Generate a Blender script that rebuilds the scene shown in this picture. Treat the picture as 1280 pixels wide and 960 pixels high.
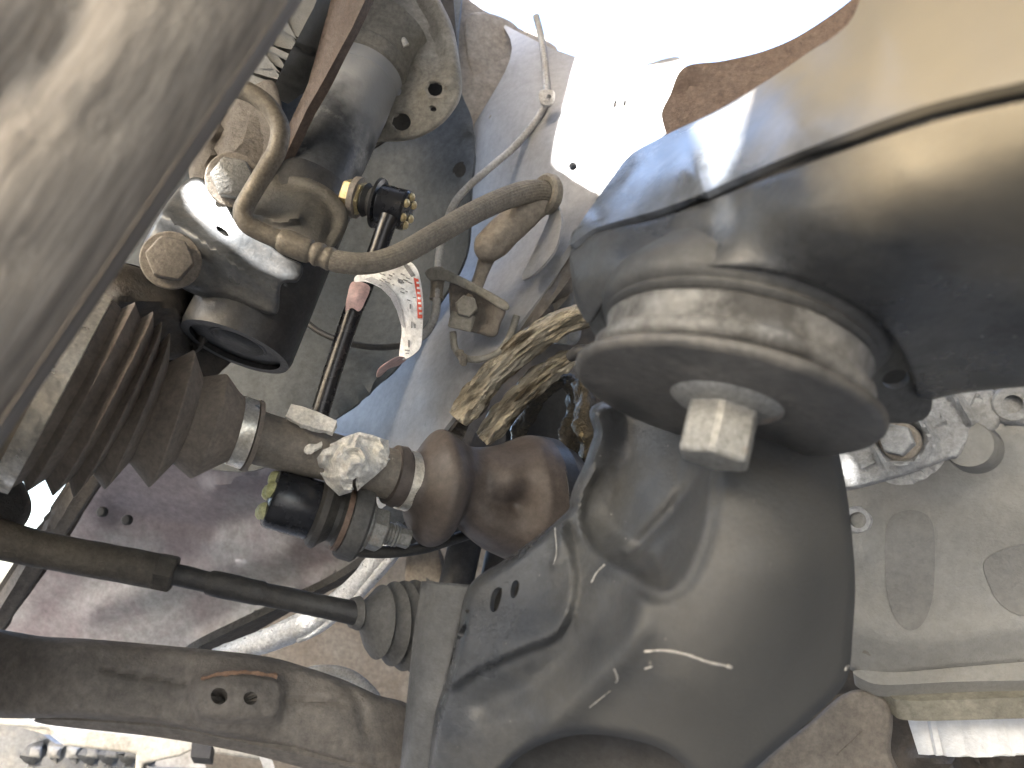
import bpy, bmesh, math, random
import numpy as np
from mathutils import Vector, Matrix, noise, geometry

random.seed(7)
rng = np.random.default_rng(7)
scene = bpy.context.scene
for o in list(bpy.data.objects):
    bpy.data.objects.remove(o)

# ------------------------------------------------------------------ camera
W, H, FX = 1280.0, 960.0, 967.0
PITCH, ROLL = math.radians(22), math.radians(12)
CAM = Vector((0.0, 0.0, 0.42))
_R0 = Vector((1, 0, 0))
_U0 = Vector((0, -math.sin(PITCH), math.cos(PITCH)))
CF = Vector((0, math.cos(PITCH), math.sin(PITCH)))
CR = _R0 * math.cos(ROLL) + _U0 * math.sin(ROLL)
CU = _U0 * math.cos(ROLL) - _R0 * math.sin(ROLL)
cam_d = bpy.data.cameras.new("camera")
cam_d.sensor_width = 36.0
cam_d.lens = FX / W * 36.0
cam_d.clip_start = 0.01
cam_d.clip_end = 500.0
cam_d.dof.use_dof = True
cam_d.dof.focus_distance = 0.45
cam_d.dof.aperture_fstop = 10.5
cam_o = bpy.data.objects.new("camera", cam_d)
scene.collection.objects.link(cam_o)
M3 = Matrix((CR, CU, -CF)).transposed()
cam_o.matrix_world = Matrix.Translation(CAM) @ M3.to_4x4()
scene.camera = cam_o

# ------------------------------------------------------------------ light
SUN_EL, SUN_AZ = math.radians(34), math.radians(222)       # low sun behind the camera, from the open wheel side
SUN = Vector((math.sin(SUN_AZ) * math.cos(SUN_EL), math.cos(SUN_AZ) * math.cos(SUN_EL), math.sin(SUN_EL)))
world = bpy.data.worlds.new("World")
scene.world = world
world.use_nodes = True
wn = world.node_tree
sky = wn.nodes.new("ShaderNodeTexSky")
sky.sky_type = 'NISHITA'
sky.sun_disc = False
sky.sun_elevation = SUN_EL
sky.sun_rotation = SUN_AZ
sky.air_density = 1.0
sky.dust_density = 3.5
sky.ozone_density = 0.6
wn.nodes["Background"].inputs["Strength"].default_value = 0.15
wn.links.new(sky.outputs[0], wn.nodes["Background"].inputs["Color"])
sl = bpy.data.lights.new("sun", 'SUN')
sl.energy = 5.0
sl.angle = math.radians(0.5)
sl.color = (1.0, 0.97, 0.93)
so = bpy.data.objects.new("sun", sl)
scene.collection.objects.link(so)
so.rotation_euler = SUN.to_track_quat('Z', 'Y').to_euler()
so.location = (0, 0, 5)
scene.view_settings.view_transform = 'Standard'
scene.view_settings.look = 'None'
scene.view_settings.gamma = 1.0
scene.view_settings.exposure = 3.35
scene.render.engine = 'CYCLES'

# ------------------------------------------------------------------ helpers
def P(x, y, d):
    return CAM + CF * d + CR * ((x - 640.0) / FX * d) + CU * ((480.0 - y) / FX * d)

def px(n, d):
    return n * d / FX

COL = scene.collection

def link(name, me, mat, parent=None, smooth=True, angle=40):
    o = bpy.data.objects.new(name, me)
    COL.objects.link(o)
    if mat is not None:
        me.materials.append(mat)
    if smooth:
        for p in me.polygons:
            p.use_smooth = True
        me.set_sharp_from_angle(angle=math.radians(angle))
    if parent is not None:
        o.parent = parent
        o.matrix_parent_inverse = parent.matrix_world.inverted()
    return o

def thing(name, label, cat, loc=None, group=None):
    o = bpy.data.objects.new(name, None)
    COL.objects.link(o)
    if loc is not None:
        o.matrix_world = Matrix.Translation(loc)
    o.empty_display_size = 0.02
    o["label"] = label
    o["category"] = cat
    if group:
        o["group"] = group
    return o

def tag(o, label, cat, group=None):
    o["label"] = label
    o["category"] = cat
    if group:
        o["group"] = group
    return o

def mesh(verts, faces, name="m"):
    me = bpy.data.meshes.new(name)
    me.from_pydata([tuple(v) for v in verts], [], faces)
    me.update()
    return me

def fixnormals(me):
    bm = bmesh.new(); bm.from_mesh(me)
    bmesh.ops.recalc_face_normals(bm, faces=bm.faces)
    bm.to_mesh(me); bm.free()

def catmull(pts, closed=False, sub=8):
    """smooth line through points of any dimension"""
    pts = [np.array(p, float) for p in pts]
    n = len(pts)
    out = []
    rngn = n if closed else n - 1
    for i in range(rngn):
        p1, p2 = pts[i], pts[(i + 1) % n]
        p0 = pts[(i - 1) % n] if (closed or i > 0) else 2 * p1 - p2
        p3 = pts[(i + 2) % n] if (closed or i < n - 2) else 2 * p2 - p1
        for k in range(sub):
            t = k / sub
            t2, t3 = t * t, t * t * t
            out.append(0.5 * ((2 * p1) + (-p0 + p2) * t + (2 * p0 - 5 * p1 + 4 * p2 - p3) * t2 + (-p0 + 3 * p1 - 3 * p2 + p3) * t3))
    if not closed:
        out.append(pts[-1])
    return out

def resample(poly, step, closed=True):
    out = []
    n = len(poly)
    for i in range(n if closed else n - 1):
        a, b = poly[i], poly[(i + 1) % n]
        L = float(np.linalg.norm(b - a))
        k = max(1, int(round(L / step)))
        for j in range(k):
            out.append(a + (b - a) * (j / k))
    if not closed:
        out.append(poly[-1])
    return out

def outline2(pts, smooth):
    p = [np.array(q[:2], float) for q in pts]
    if smooth:
        return catmull(p, True, 8)
    return p

def ellipse(cx, cy, rx, ry, rot=0, n=20):
    c, s = math.cos(math.radians(rot)), math.sin(math.radians(rot))
    return [(cx + rx * math.cos(a) * c - ry * math.sin(a) * s, cy + rx * math.cos(a) * s + ry * math.sin(a) * c)
            for a in [2 * math.pi * i / n for i in range(n)]]

def inpoly(pts, poly):
    pts = np.asarray(pts, float); poly = np.asarray(poly, float)
    x, y = pts[:, 0], pts[:, 1]
    inside = np.zeros(len(pts), bool)
    j = len(poly) - 1
    for i in range(len(poly)):
        xi, yi = poly[i]; xj, yj = poly[j]
        c = ((yi > y) != (yj > y))
        with np.errstate(divide='ignore', invalid='ignore'):
            xs = (xj - xi) * (y - yi) / (yj - yi + 1e-12) + xi
        inside ^= c & (x < xs)
        j = i
    return inside

def polydist(pts, poly, closed=True):
    pts = np.asarray(pts, float); poly = np.asarray(poly, float)
    best = np.full(len(pts), 1e9)
    n = len(poly)
    for i in range(n if closed else n - 1):
        a, b = poly[i], poly[(i + 1) % n]
        ab = b - a
        L = float(ab @ ab) + 1e-12
        t = np.clip(((pts - a) @ ab) / L, 0, 1)
        q = a + t[:, None] * ab
        best = np.minimum(best, np.hypot(*(pts - q).T))
    return best

def tps(ctrl):
    """thin-plate spline of 1/d over pixels; three points give a true plane"""
    c = np.array(ctrl, float)
    X, v = c[:, :2] / 100.0, 1.0 / c[:, 2]
    n = len(c)
    if n < 3:
        return lambda q: np.full(len(q), c[:, 2].mean())
    def U(r):
        return np.where(r > 0, r * r * np.log(r + 1e-12), 0)
    K = U(np.linalg.norm(X[:, None] - X[None], axis=2)) + np.eye(n) * 1e-6
    Pm = np.hstack([np.ones((n, 1)), X])
    A = np.zeros((n + 3, n + 3)); A[:n, :n] = K; A[:n, n:] = Pm; A[n:, :n] = Pm.T
    w = np.linalg.lstsq(A, np.concatenate([v, np.zeros(3)]), rcond=None)[0]
    def f(q):
        q = np.asarray(q, float) / 100.0
        Kq = U(np.linalg.norm(q[:, None] - X[None], axis=2))
        return 1.0 / np.maximum(Kq @ w[:n] + np.hstack([np.ones((len(q), 1)), q]) @ w[n:], 0.3)
    return f

def relief(name, outline, ctrl, mat, parent=None, holes=(), thick=0.003, step=10, feats=(), rim=None,
           smooth=True, rough=0.0, rscale=60.0, hsmooth=True, angle=40, fn=None, ridged=False):
    """A pressed / cast sheet: its outline, holes and height field; closed, with real thickness.
    feats: (polyline, amount in m (+ = away), width px) ridge or groove; or ('in', polygon, amount, soft px)."""
    ol = resample(outline2(outline, smooth), step)
    hl = [resample(outline2(h, hsmooth), max(2.0, step * 0.5)) for h in holes]
    pts, edges = [], []
    for lp in [ol] + hl:
        b = len(pts); pts += [tuple(p) for p in lp]
        edges += [(b + i, b + (i + 1) % len(lp)) for i in range(len(lp))]
    oa = np.array(ol)
    x0, y0 = oa.min(0); x1, y1 = oa.max(0)
    gx, gy = np.meshgrid(np.arange(x0, x1, step), np.arange(y0, y1, step * 0.87))
    gx[1::2] += step / 2
    g = np.stack([gx.ravel(), gy.ravel()], 1)
    g = g + rng.uniform(-.09, .09, g.shape) * step
    keep = inpoly(g, oa)
    g = g[keep]
    if len(g):
        keep = polydist(g, oa) > step * 0.45
        for h in hl:
            ha = np.array(h)
            keep &= ~inpoly(g, ha) & (polydist(g, ha) > step * 0.35)
        g = g[keep]
        if rim and np.max(polydist(g, oa)) > rim[1] * 1.3:
            g = g[polydist(g, oa) > rim[1] * 0.95] if len(g) else g
            oc = np.array(resample(outline2(outline, smooth), max(step * .6, 3.0)))
            tv = np.roll(oc, -1, 0) - np.roll(oc, 1, 0)
            nv = np.stack([-tv[:, 1], tv[:, 0]], 1) / (np.linalg.norm(tv, axis=1)[:, None] + 1e-9)
            area = 0.5 * np.sum(oc[:, 0] * np.roll(oc[:, 1], -1) - np.roll(oc[:, 0], -1) * oc[:, 1])
            if area < 0: nv = -nv
            extra = []
            for fr_ in (.07, .24, .5, .82):
                q = oc + nv * rim[1] * fr_
                k2 = inpoly(q, oa) & (np.abs(polydist(q, oa) - rim[1] * fr_) < .12 * rim[1])
                for h in hl:
                    k2 &= ~inpoly(q, np.array(h)) & (polydist(q, np.array(h)) > 2.0)
                extra.append(q[k2])
            g = np.vstack([g] + extra)
    pts += [tuple(p) for p in g]
    res = geometry.delaunay_2d_cdt([Vector(p) for p in pts], edges, [], 0, 1e-4)
    V = np.array([tuple(v) for v in res[0]])
    F = np.array([f for f in res[2]])
    cen = V[F].mean(1)
    ok = inpoly(cen, oa)
    for h in hl:
        ok &= ~inpoly(cen, np.array(h))
    F = F[ok]
    D = tps(ctrl)(V)
    for ft in feats:
        if ft[0] == 'in':
            _, poly, amt, soft = ft
            pa = np.array(outline2(poly, True))
            dd = polydist(V, pa)
            sd = np.where(inpoly(V, pa), dd, -dd)
            t = np.clip(sd / soft * 0.5 + 0.5, 0, 1)
            D = D + amt * t * t * (3 - 2 * t)
        else:
            pl, amt, wd = ft[:3]
            pa = np.array(catmull(pl, False, 6))
            dd = polydist(V, pa, False)
            D = D + amt * np.exp(-(dd / wd) ** 2)
    if fn is not None:
        D = D + fn(V)
    if rim:
        rd, rw = rim
        dd = np.clip(polydist(V, oa) / rw, 0, 1)
        D = D + rd * (1 - np.sqrt(np.clip(1 - (1 - dd) ** 2, 0, 1)))
    P3 = [P(V[i, 0], V[i, 1], D[i]) for i in range(len(V))]
    if rough:
        if ridged:
            P3 = [p + (p - CAM).normalized() * (rough * (abs(noise.fractal(p * rscale, 0.7, 2.0, 4)) * 2.2 - .6)) for p in P3]
        else:
            P3 = [p + (p - CAM).normalized() * (rough * noise.fractal(p * rscale, 0.8, 2.0, 4)) for p in P3]
    A = np.array([tuple(p) for p in P3])
    tri = []
    c = np.array(CAM)
    fn_ = np.cross(A[F[:, 1]] - A[F[:, 0]], A[F[:, 2]] - A[F[:, 0]])
    e1, e2 = V[F[:, 1]] - V[F[:, 0]], V[F[:, 2]] - V[F[:, 0]]
    flip = (e1[:, 0] * e2[:, 1] - e1[:, 1] * e2[:, 0]) > 0      # image y runs down
    F[flip] = F[flip][:, ::-1]
    fn_[flip] *= -1
    N = np.zeros_like(A)
    for k in range(3):
        np.add.at(N, F[:, k], fn_)
    N /= np.linalg.norm(N, axis=1)[:, None] + 1e-12
    B = A - N * thick
    n = len(A)
    used = np.unique(F)
    remap = -np.ones(n, int); remap[used] = np.arange(len(used))
    A, B = A[used], B[used]; F = remap[F]; n = len(A)
    faces = [tuple(int(i) for i in f) for f in F] + [tuple(int(i) + n for i in f[::-1]) for f in F]
    cnt = {}
    for f in F:
        for a, b in ((f[0], f[1]), (f[1], f[2]), (f[2], f[0])):
            cnt[(int(a), int(b))] = 1
    for (a, b) in cnt:
        if (b, a) not in cnt:
            faces.append((b, a, a + n, b + n))
    me = mesh(np.vstack([A, B]), faces)
    return link(name, me, mat, parent, True, angle)

def frames(pts):
    T = []
    for i in range(len(pts)):
        a = pts[max(0, i - 1)]; b = pts[min(len(pts) - 1, i + 1)]
        T.append((b - a).normalized())
    u = T[0].orthogonal().normalized()
    out = []
    for t in T:
        u = (u - t * u.dot(t)).normalized()
        out.append((t, u, t.cross(u)))
    return out

def tube(name, pts, rad, mat, parent=None, seg=16, sub=8, ribs=None, rough=0.0, rscale=80, caps=True, inner=None, link_it=True, crinkle=0):
    """pts: world points; rad: one radius or one for each point; ribs (n, amount) = grooves along it"""
    if not isinstance(rad, (list, tuple)):
        rad = [rad] * len(pts)
    q = catmull([tuple(p) + (r,) for p, r in zip(pts, rad)], False, sub) if sub > 1 else [np.array(tuple(p) + (r,)) for p, r in zip(pts, rad)]
    C = [Vector(a[:3]) for a in q]; Rr = [float(a[3]) for a in q]
    fr = frames(C)
    vs, fs = [], []
    for i, (c, r) in enumerate(zip(C, Rr)):
        t, u, v = fr[i]
        for k in range(seg):
            a = 2 * math.pi * k / seg
            rr = r
            if ribs:
                rr = r * (1 + ribs[1] * math.cos(ribs[0] * a))
            p = c + (u * math.cos(a) + v * math.sin(a)) * rr
            if rough and crinkle:
                sl_ = i * crinkle
                w_ = noise.fractal(Vector((math.cos(a) * 2.2, math.sin(a) * 2.2, sl_)) , 0.8, 2.0, 4)
                p += (p - c).normalized() * rough * (abs(w_) * 2.2 - .5)
            elif rough:
                p += (p - c).normalized() * rough * noise.fractal(p * rscale, 0.9, 2.0, 4)
            vs.append(p)
    for i in range(len(C) - 1):
        for k in range(seg):
            a, b = i * seg + k, i * seg + (k + 1) % seg
            fs.append((a, b, b + seg, a + seg))
    if caps:
        fs.append(tuple(range(seg))[::-1])
        b = (len(C) - 1) * seg
        fs.append(tuple(b + k for k in range(seg)))
    me = mesh(vs, fs)
    if not link_it:
        return me
    return link(name, me, mat, parent, True, 50)

def lathe(name, p0, axis, prof, mat, parent=None, seg=40, angle=35, caps=True, rfun=None, phase=0.0):
    """prof: (along axis m, radius m)"""
    axis = axis.normalized()
    u = axis.orthogonal().normalized(); v = axis.cross(u)
    vs, fs = [], []
    for (s, r) in prof:
        for k in range(seg):
            a = 2 * math.pi * k / seg + phase
            rr = r * (rfun(a, s) if rfun else 1)
            vs.append(p0 + axis * s + (u * math.cos(a) + v * math.sin(a)) * rr)
    for i in range(len(prof) - 1):
        for k in range(seg):
            a, b = i * seg + k, i * seg + (k + 1) % seg
            fs.append((a, b, b + seg, a + seg))
    if caps:
        if prof[0][1] > 1e-6: fs.append(tuple(range(seg))[::-1])
        b = (len(prof) - 1) * seg
        if prof[-1][1] > 1e-6: fs.append(tuple(b + k for k in range(seg)))
    me = mesh(vs, fs)
    fixnormals(me)
    return link(name, me, mat, parent, True, angle)

def rings(name, rl, axis, mat, parent=None, seg=56, rfun=None, caps=True, angle=60, sub=0):
    """rl: (topx, topy, botx, boty, d [, scale]); a lofted tube from the two outline points of each ring"""
    if sub:
        rl = [tuple(a) for a in catmull([tuple(r[:5]) + ((r[5] if len(r) > 5 else 1.0),) for r in rl], False, sub)]
    vs, fs = [], []
    for i, r in enumerate(rl):
        s = r[5] if len(r) > 5 else 1.0
        d = r[4]
        a_, b_ = P(r[0], r[1], d), P(r[2], r[3], d)
        c = (a_ + b_) * 0.5
        v = (a_ - b_) * 0.5 * s
        w = axis.cross(v).normalized() * v.length
        for k in range(seg):
            an = 2 * math.pi * k / seg
            f = rfun(i / (len(rl) - 1), an) if rfun else 1.0
            vs.append(c + (v * math.cos(an) + w * math.sin(an)) * f)
    n = len(rl)
    for i in range(n - 1):
        for k in range(seg):
            a, b = i * seg + k, i * seg + (k + 1) % seg
            fs.append((a, b, b + seg, a + seg))
    if caps:
        fs.append(tuple(range(seg))[::-1]); fs.append(tuple((n - 1) * seg + k for k in range(seg)))
    me = mesh(vs, fs)
    fixnormals(me)
    return link(name, me, mat, parent, True, angle)

def hexhead(name, p, axis, af, h, mat, parent=None, flange=0.0, fh=0.002, phase=0.3, bev=0.0012):
    """hexagonal bolt head standing on p along axis"""
    R = af / math.sqrt(3)
    def hx(a):
        k = (a % (math.pi / 3)) - math.pi / 6
        return 1 / math.cos(k) * math.cos(math.pi / 6)
    def rf(a, s):
        if s < fh - 1e-7: return 1.0
        return hx(a - phase)
    prof = []
    if flange:
        prof += [(0, flange), (fh * 0.5, flange), (fh * 0.95, flange * 0.9)]
    else:
        fh = 0
    prof += [(fh, R), (fh + h - bev, R), (fh + h - bev * 0.3, R * 0.95), (fh + h, R * 0.86)]
    return lathe(name, p, axis, prof, mat, parent, seg=36, angle=25, rfun=rf, phase=0)

def boxm(name, c, ax, ay, az, mat, parent=None, bev=0.002):
    bm = bmesh.new()
    bmesh.ops.create_cube(bm, size=2.0)
    for v in bm.verts:
        v.co = c + ax * v.co.x + ay * v.co.y + az * v.co.z
    bmesh.ops.bevel(bm, geom=list(bm.edges), offset=bev, segments=2, affect='EDGES', profile=0.5)
    bmesh.ops.recalc_face_normals(bm, faces=bm.faces)
    me = bpy.data.meshes.new(name); bm.to_mesh(me); bm.free()
    return link(name, me, mat, parent, True, 35)

# ------------------------------------------------------------------ materials
def mat(name, c1, c2, scale=40, rough=(0.5, 0.7), metal=0.0, bump=0.15, bscale=400, dirt=None, dirt_amt=0.5,
        dscale=25, spec=0.5, coat=0.0, stretch=None, speck=None, speck_amt=0.62, speck_scale=300, bdist=0.0004, dsoft=0.12, grain=0.36):
    m = bpy.data.materials.new(name)
    m.use_nodes = True
    nt = m.node_tree
    N, L = nt.nodes, nt.links
    b = N["Principled BSDF"]
    tc = N.new("ShaderNodeTexCoord")
    vec = tc.outputs["Object"]
    if stretch:
        mp = N.new("ShaderNodeMapping")
        d = Vector(stretch[0]).normalized()
        q = d.to_track_quat('X', 'Z').inverted()
        mp.vector_type = 'POINT'
        mp.inputs["Rotation"].default_value = q.to_euler()
        L.new(vec, mp.inputs["Vector"])
        mp2 = N.new("ShaderNodeMapping")
        mp2.inputs["Scale"].default_value = (stretch[1], 1, 1)
        L.new(mp.outputs[0], mp2.inputs["Vector"])
        vec = mp2.outputs[0]
    def noise_(sc, det=6, ro=0.6):
        n = N.new("ShaderNodeTexNoise")
        n.inputs["Scale"].default_value = sc
        n.inputs["Detail"].default_value = det
        n.inputs["Roughness"].default_value = ro
        L.new(vec, n.inputs["Vector"])
        return n.outputs["Fac"]
    def ramp(src, a, c):
        r = N.new("ShaderNodeMapRange")
        r.inputs["From Min"].default_value = a
        r.inputs["From Max"].default_value = c
        L.new(src, r.inputs["Value"])
        return r.outputs[0]
    def mix(f, a, c):
        x = N.new("ShaderNodeMix"); x.data_type = 'RGBA'
        L.new(f, x.inputs[0])
        for s, i in ((a, 6), (c, 7)):
            if isinstance(s, tuple): x.inputs[i].default_value = (*s, 1)
            else: L.new(s, x.inputs[i])
        return x.outputs[2]
    base = mix(ramp(noise_(scale, 8, .65), 0.36, 0.64), tuple(c1), tuple(c2))
    rg = N.new("ShaderNodeMapRange")
    rg.inputs["To Min"].default_value = rough[0]; rg.inputs["To Max"].default_value = rough[1]
    rg.inputs["From Min"].default_value = 0.3; rg.inputs["From Max"].default_value = 0.7
    L.new(noise_(scale * 2.3, 4), rg.inputs["Value"])
    rout = rg.outputs[0]
    if dirt:
        df = ramp(noise_(dscale, 8, 0.68), 1 - dirt_amt - dsoft, 1 - dirt_amt + dsoft)
        base = mix(df, base, tuple(dirt))
        mr = N.new("ShaderNodeMix"); mr.data_type = 'FLOAT'
        L.new(df, mr.inputs[0]); L.new(rout, mr.inputs[2]); mr.inputs[3].default_value = 0.85
        rout = mr.outputs[0]
        if metal:
            mm = N.new("ShaderNodeMapRange"); mm.inputs["To Min"].default_value = metal; mm.inputs["To Max"].default_value = 0.0
            L.new(df, mm.inputs["Value"]); L.new(mm.outputs[0], b.inputs["Metallic"])
    if speck:
        sf = ramp(noise_(speck_scale, 3, 0.5), speck_amt, speck_amt + 0.04)
        base = mix(sf, base, tuple(speck))
    if grain:
        gr_ = N.new("ShaderNodeMapRange")
        gr_.inputs["From Min"].default_value = .3; gr_.inputs["From Max"].default_value = .7
        gr_.inputs["To Min"].default_value = 1 - grain; gr_.inputs["To Max"].default_value = 1 + grain
        L.new(noise_(scale * 6 + 120, 9, .75), gr_.inputs["Value"])
        vm = N.new("ShaderNodeVectorMath"); vm.operation = 'SCALE'
        L.new(base, vm.inputs[0]); L.new(gr_.outputs[0], vm.inputs["Scale"])
        base = vm.outputs[0]
    L.new(base, b.inputs["Base Color"])
    L.new(rout, b.inputs["Roughness"])
    if not (dirt and metal):
        b.inputs["Metallic"].default_value = metal
    b.inputs["Specular IOR Level"].default_value = spec
    if coat:
        b.inputs["Coat Weight"].default_value = coat
        b.inputs["Coat Roughness"].default_value = 0.25
    if bump:
        bp = N.new("ShaderNodeBump")
        bp.inputs["Strength"].default_value = min(1.0, bump * 2.2)
        bp.inputs["Distance"].default_value = bdist * 4
        L.new(noise_(bscale, 6, 0.65), bp.inputs["Height"])
        L.new(bp.outputs[0], b.inputs["Normal"])
    return m

M = {}
M['tyre'] = mat('dusty tyre rubber', (.145, .127, .110), (.275, .248, .217), 60, (.8, .95), dirt=(.335, .298, .25), dirt_amt=.46, dscale=40, dsoft=.12, bump=.3, bscale=300, stretch=((CU*.83+CR*.55), .05))
M['frame_black'] = mat('dusty black paint', (.036, .039, .043), (.062, .063, .064), 18, (.26, .42), bump=.12, bscale=700, dirt=(.075, .074, .070), dirt_amt=.46, dscale=14, dsoft=.2, speck=(.30, .28, .25), speck_amt=.76, speck_scale=420)
M['frame_blue'] = mat('grey blue paint', (.15, .165, .19), (.24, .26, .29), 14, (.28, .45), bump=.08, bscale=500, dirt=(.36, .30, .19), dirt_amt=.46, dscale=7, dsoft=.2)
def two_tone(name, base, coat_c1, coat_c2, planes, soft=.02, amp=.03):
    # a painted part with a second tone over one end: planes are (point, normal); toned where all are positive
    m = M[base].copy(); m.name = name
    nt = m.node_tree; N, L = nt.nodes, nt.links
    b = N["Principled BSDF"]
    tc = N.new("ShaderNodeNewGeometry")
    nz = N.new("ShaderNodeTexNoise"); nz.inputs["Scale"].default_value = 28; nz.inputs["Detail"].default_value = 6
    L.new(tc.outputs["Position"], nz.inputs["Vector"])
    fac = None
    for (p, n) in planes:
        sb = N.new("ShaderNodeVectorMath"); sb.operation = 'SUBTRACT'; L.new(tc.outputs["Position"], sb.inputs[0]); sb.inputs[1].default_value = p
        dt = N.new("ShaderNodeVectorMath"); dt.operation = 'DOT_PRODUCT'; L.new(sb.outputs[0], dt.inputs[0]); dt.inputs[1].default_value = n
        ad = N.new("ShaderNodeMath"); ad.operation = 'MULTIPLY_ADD'; L.new(nz.outputs["Fac"], ad.inputs[0]); ad.inputs[1].default_value = amp; L.new(dt.outputs["Value"], ad.inputs[2])
        mr = N.new("ShaderNodeMapRange"); mr.inputs["From Min"].default_value = amp * .5 - soft; mr.inputs["From Max"].default_value = amp * .5 + soft
        L.new(ad.outputs[0], mr.inputs["Value"])
        if fac is None: fac = mr.outputs[0]
        else:
            mu = N.new("ShaderNodeMath"); mu.operation = 'MULTIPLY'; L.new(fac, mu.inputs[0]); L.new(mr.outputs[0], mu.inputs[1]); fac = mu.outputs[0]
    src = b.inputs["Base Color"].links[0].from_socket
    cm = N.new("ShaderNodeMix"); cm.data_type = 'RGBA'; L.new(nz.outputs["Fac"], cm.inputs[0]); cm.inputs[6].default_value = (*coat_c1, 1); cm.inputs[7].default_value = (*coat_c2, 1)
    mx = N.new("ShaderNodeMix"); mx.data_type = 'RGBA'; L.new(fac, mx.inputs[0]); L.new(src, mx.inputs[6]); L.new(cm.outputs[2], mx.inputs[7])
    L.new(mx.outputs[2], b.inputs["Base Color"])
    rs = b.inputs["Roughness"].links[0].from_socket
    rm = N.new("ShaderNodeMix"); rm.data_type = 'FLOAT'; L.new(fac, rm.inputs[0]); L.new(rs, rm.inputs[2]); rm.inputs[3].default_value = .8
    L.new(rm.outputs[0], b.inputs["Roughness"])
    return m
M['frame_gloss'] = mat('glossy black paint', (.026, .029, .034), (.046, .049, .053), 22, (.2, .36), bump=.12, bscale=600, dirt=(.07, .068, .062), dirt_amt=.40, dscale=20, dsoft=.15, speck=(.26, .25, .23), speck_amt=.72, speck_scale=380)
M['frame_dust'] = two_tone('black paint greyed by dust', 'frame_gloss', (.040, .041, .041), (.066, .066, .064), [(P(800, 770, .27), (CR * .8 - CU * .55).normalized())], .03, .06)
M['frame_blue2'] = mat('grey blue glossy paint', (.075, .084, .098), (.12, .132, .152), 14, (.16, .30), bump=.05, bscale=500, coat=.4)
M['frame_up'] = two_tone('paint with tan light tone', 'frame_blue2', (.27, .232, .165), (.215, .187, .137), [(P(1030, 130, .2), CR)], .012, .04)  # tan flare and reflection tone painted into the right end's colour
M['frame_low'] = two_tone('black paint with tan light tone', 'frame_gloss', (.27, .232, .165), (.215, .187, .137), [(P(1075, 230, .18), CR), (P(1180, 252, .168), (CU + CR * .28).normalized())], .006, .012)  # same tan light in the colour, ending where the lighting changes at the nose
M['tan'] = mat('tan mud dust', (.42, .35, .22), (.36, .30, .20), 20, (.6, .8), bump=.2, dirt=(.30, .26, .19), dirt_amt=.4)
M['seam'] = mat('seam sealer', (.02, .019, .018), (.034, .032, .029), 60, (.6, .8), bump=.4)
M['black_paint'] = mat('black satin paint', (.020, .022, .026), (.036, .038, .043), 30, (.25, .4), bump=.1, dirt=(.095, .09, .082), dirt_amt=.38, dscale=28, dsoft=.2)
M['strut'] = mat('strut tube paint', (.05, .055, .062), (.085, .09, .10), 30, (.3, .45), bump=.1, dirt=(.34, .34, .33), dirt_amt=.46, dscale=26, dsoft=.08)
M['black_dust'] = mat('black paint under dust', (.05, .05, .048), (.08, .078, .07), 30, (.4, .6), bump=.15, dirt=(.16, .145, .12), dirt_amt=.45, dscale=24, dsoft=.2)
M['cheek'] = mat('worn black bracket paint', (.06, .065, .07), (.10, .105, .11), 30, (.25, .4), bump=.1, dirt=(.15, .14, .125), dirt_amt=.36, dscale=24, dsoft=.15)
M['gloss_black'] = mat('new gloss black', (.012, .013, .016), (.022, .023, .027), 40, (.2, .32), bump=.05, grain=.15)
M['strip'] = mat('brown rusted strip', (.075, .052, .042), (.12, .088, .068), 40, (.5, .7), bump=.3)
M['dust_metal'] = mat('dust covered steel', (.24, .225, .19), (.31, .295, .26), 25, (.6, .8), bump=.25, dirt=(.17, .16, .14), dirt_amt=.42, dscale=20, dsoft=.2)
M['body_grey'] = mat('grey primer panel', (.055, .067, .079), (.082, .096, .110), 12, (.42, .6), bump=.1, dirt=(.062, .067, .070), dirt_amt=.45, dscale=14, dsoft=.3, speck=(.035, .038, .042), speck_amt=.735, speck_scale=110)
M['body_silver'] = mat('dusty silver body paint', (.25, .255, .265), (.32, .32, .328), 9, (.32, .5), bump=.06, grain=.18, dirt=(.225, .22, .215), dirt_amt=.42, dscale=8, dsoft=.3, speck=(.14, .16, .15), speck_amt=.77, speck_scale=200)
M['body_mauve'] = mat('mauve body paint', (.145, .122, .132), (.19, .163, .173), 8, (.3, .5), metal=0.0, bump=.05, coat=.4, dirt=(.27, .30, .30), dirt_amt=.40, dscale=5, dsoft=.12)
M['body_violet'] = mat('violet grey body paint', (.25, .245, .275), (.32, .31, .335), 10, (.35, .5), bump=.08, dirt=(.25, .23, .21), dirt_amt=.45, dscale=14, dsoft=.3)
M['body_brown'] = mat('brown dusted panel', (.23, .20, .165), (.28, .25, .21), 12, (.6, .8), bump=.15, dirt=(.20, .165, .13), dirt_amt=.45)
M['rust'] = mat('brown rusty steel', (.135, .118, .10), (.185, .165, .142), 18, (.6, .8), bump=.3, bscale=250, dirt=(.105, .095, .085), dirt_amt=.45, dscale=22, dsoft=.2, speck=(.22, .135, .085), speck_amt=.73, speck_scale=70)
M['rust_orange'] = mat('orange rust', (.20, .115, .07), (.26, .165, .11), 120, (.7, .9), bump=.4)
M['boot'] = mat('dusty brown rubber boot', (.150, .125, .103), (.22, .188, .156), 25, (.6, .8), bump=.15, dirt=(.26, .225, .188), dirt_amt=.44, dscale=18, dsoft=.25)
M['tie'] = mat('grimy dark steel', (.05, .045, .038), (.08, .072, .062), 30, (.5, .7), bump=.25, dirt=(.12, .108, .09), dirt_amt=.42, dscale=30, dsoft=.15)
M['boot_red'] = mat('reddish rubber boot', (.060, .048, .041), (.092, .075, .065), 14, (.36, .55), bump=.06, dirt=(.12, .10, .088), dirt_amt=.42, dscale=16, dsoft=.2)
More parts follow.
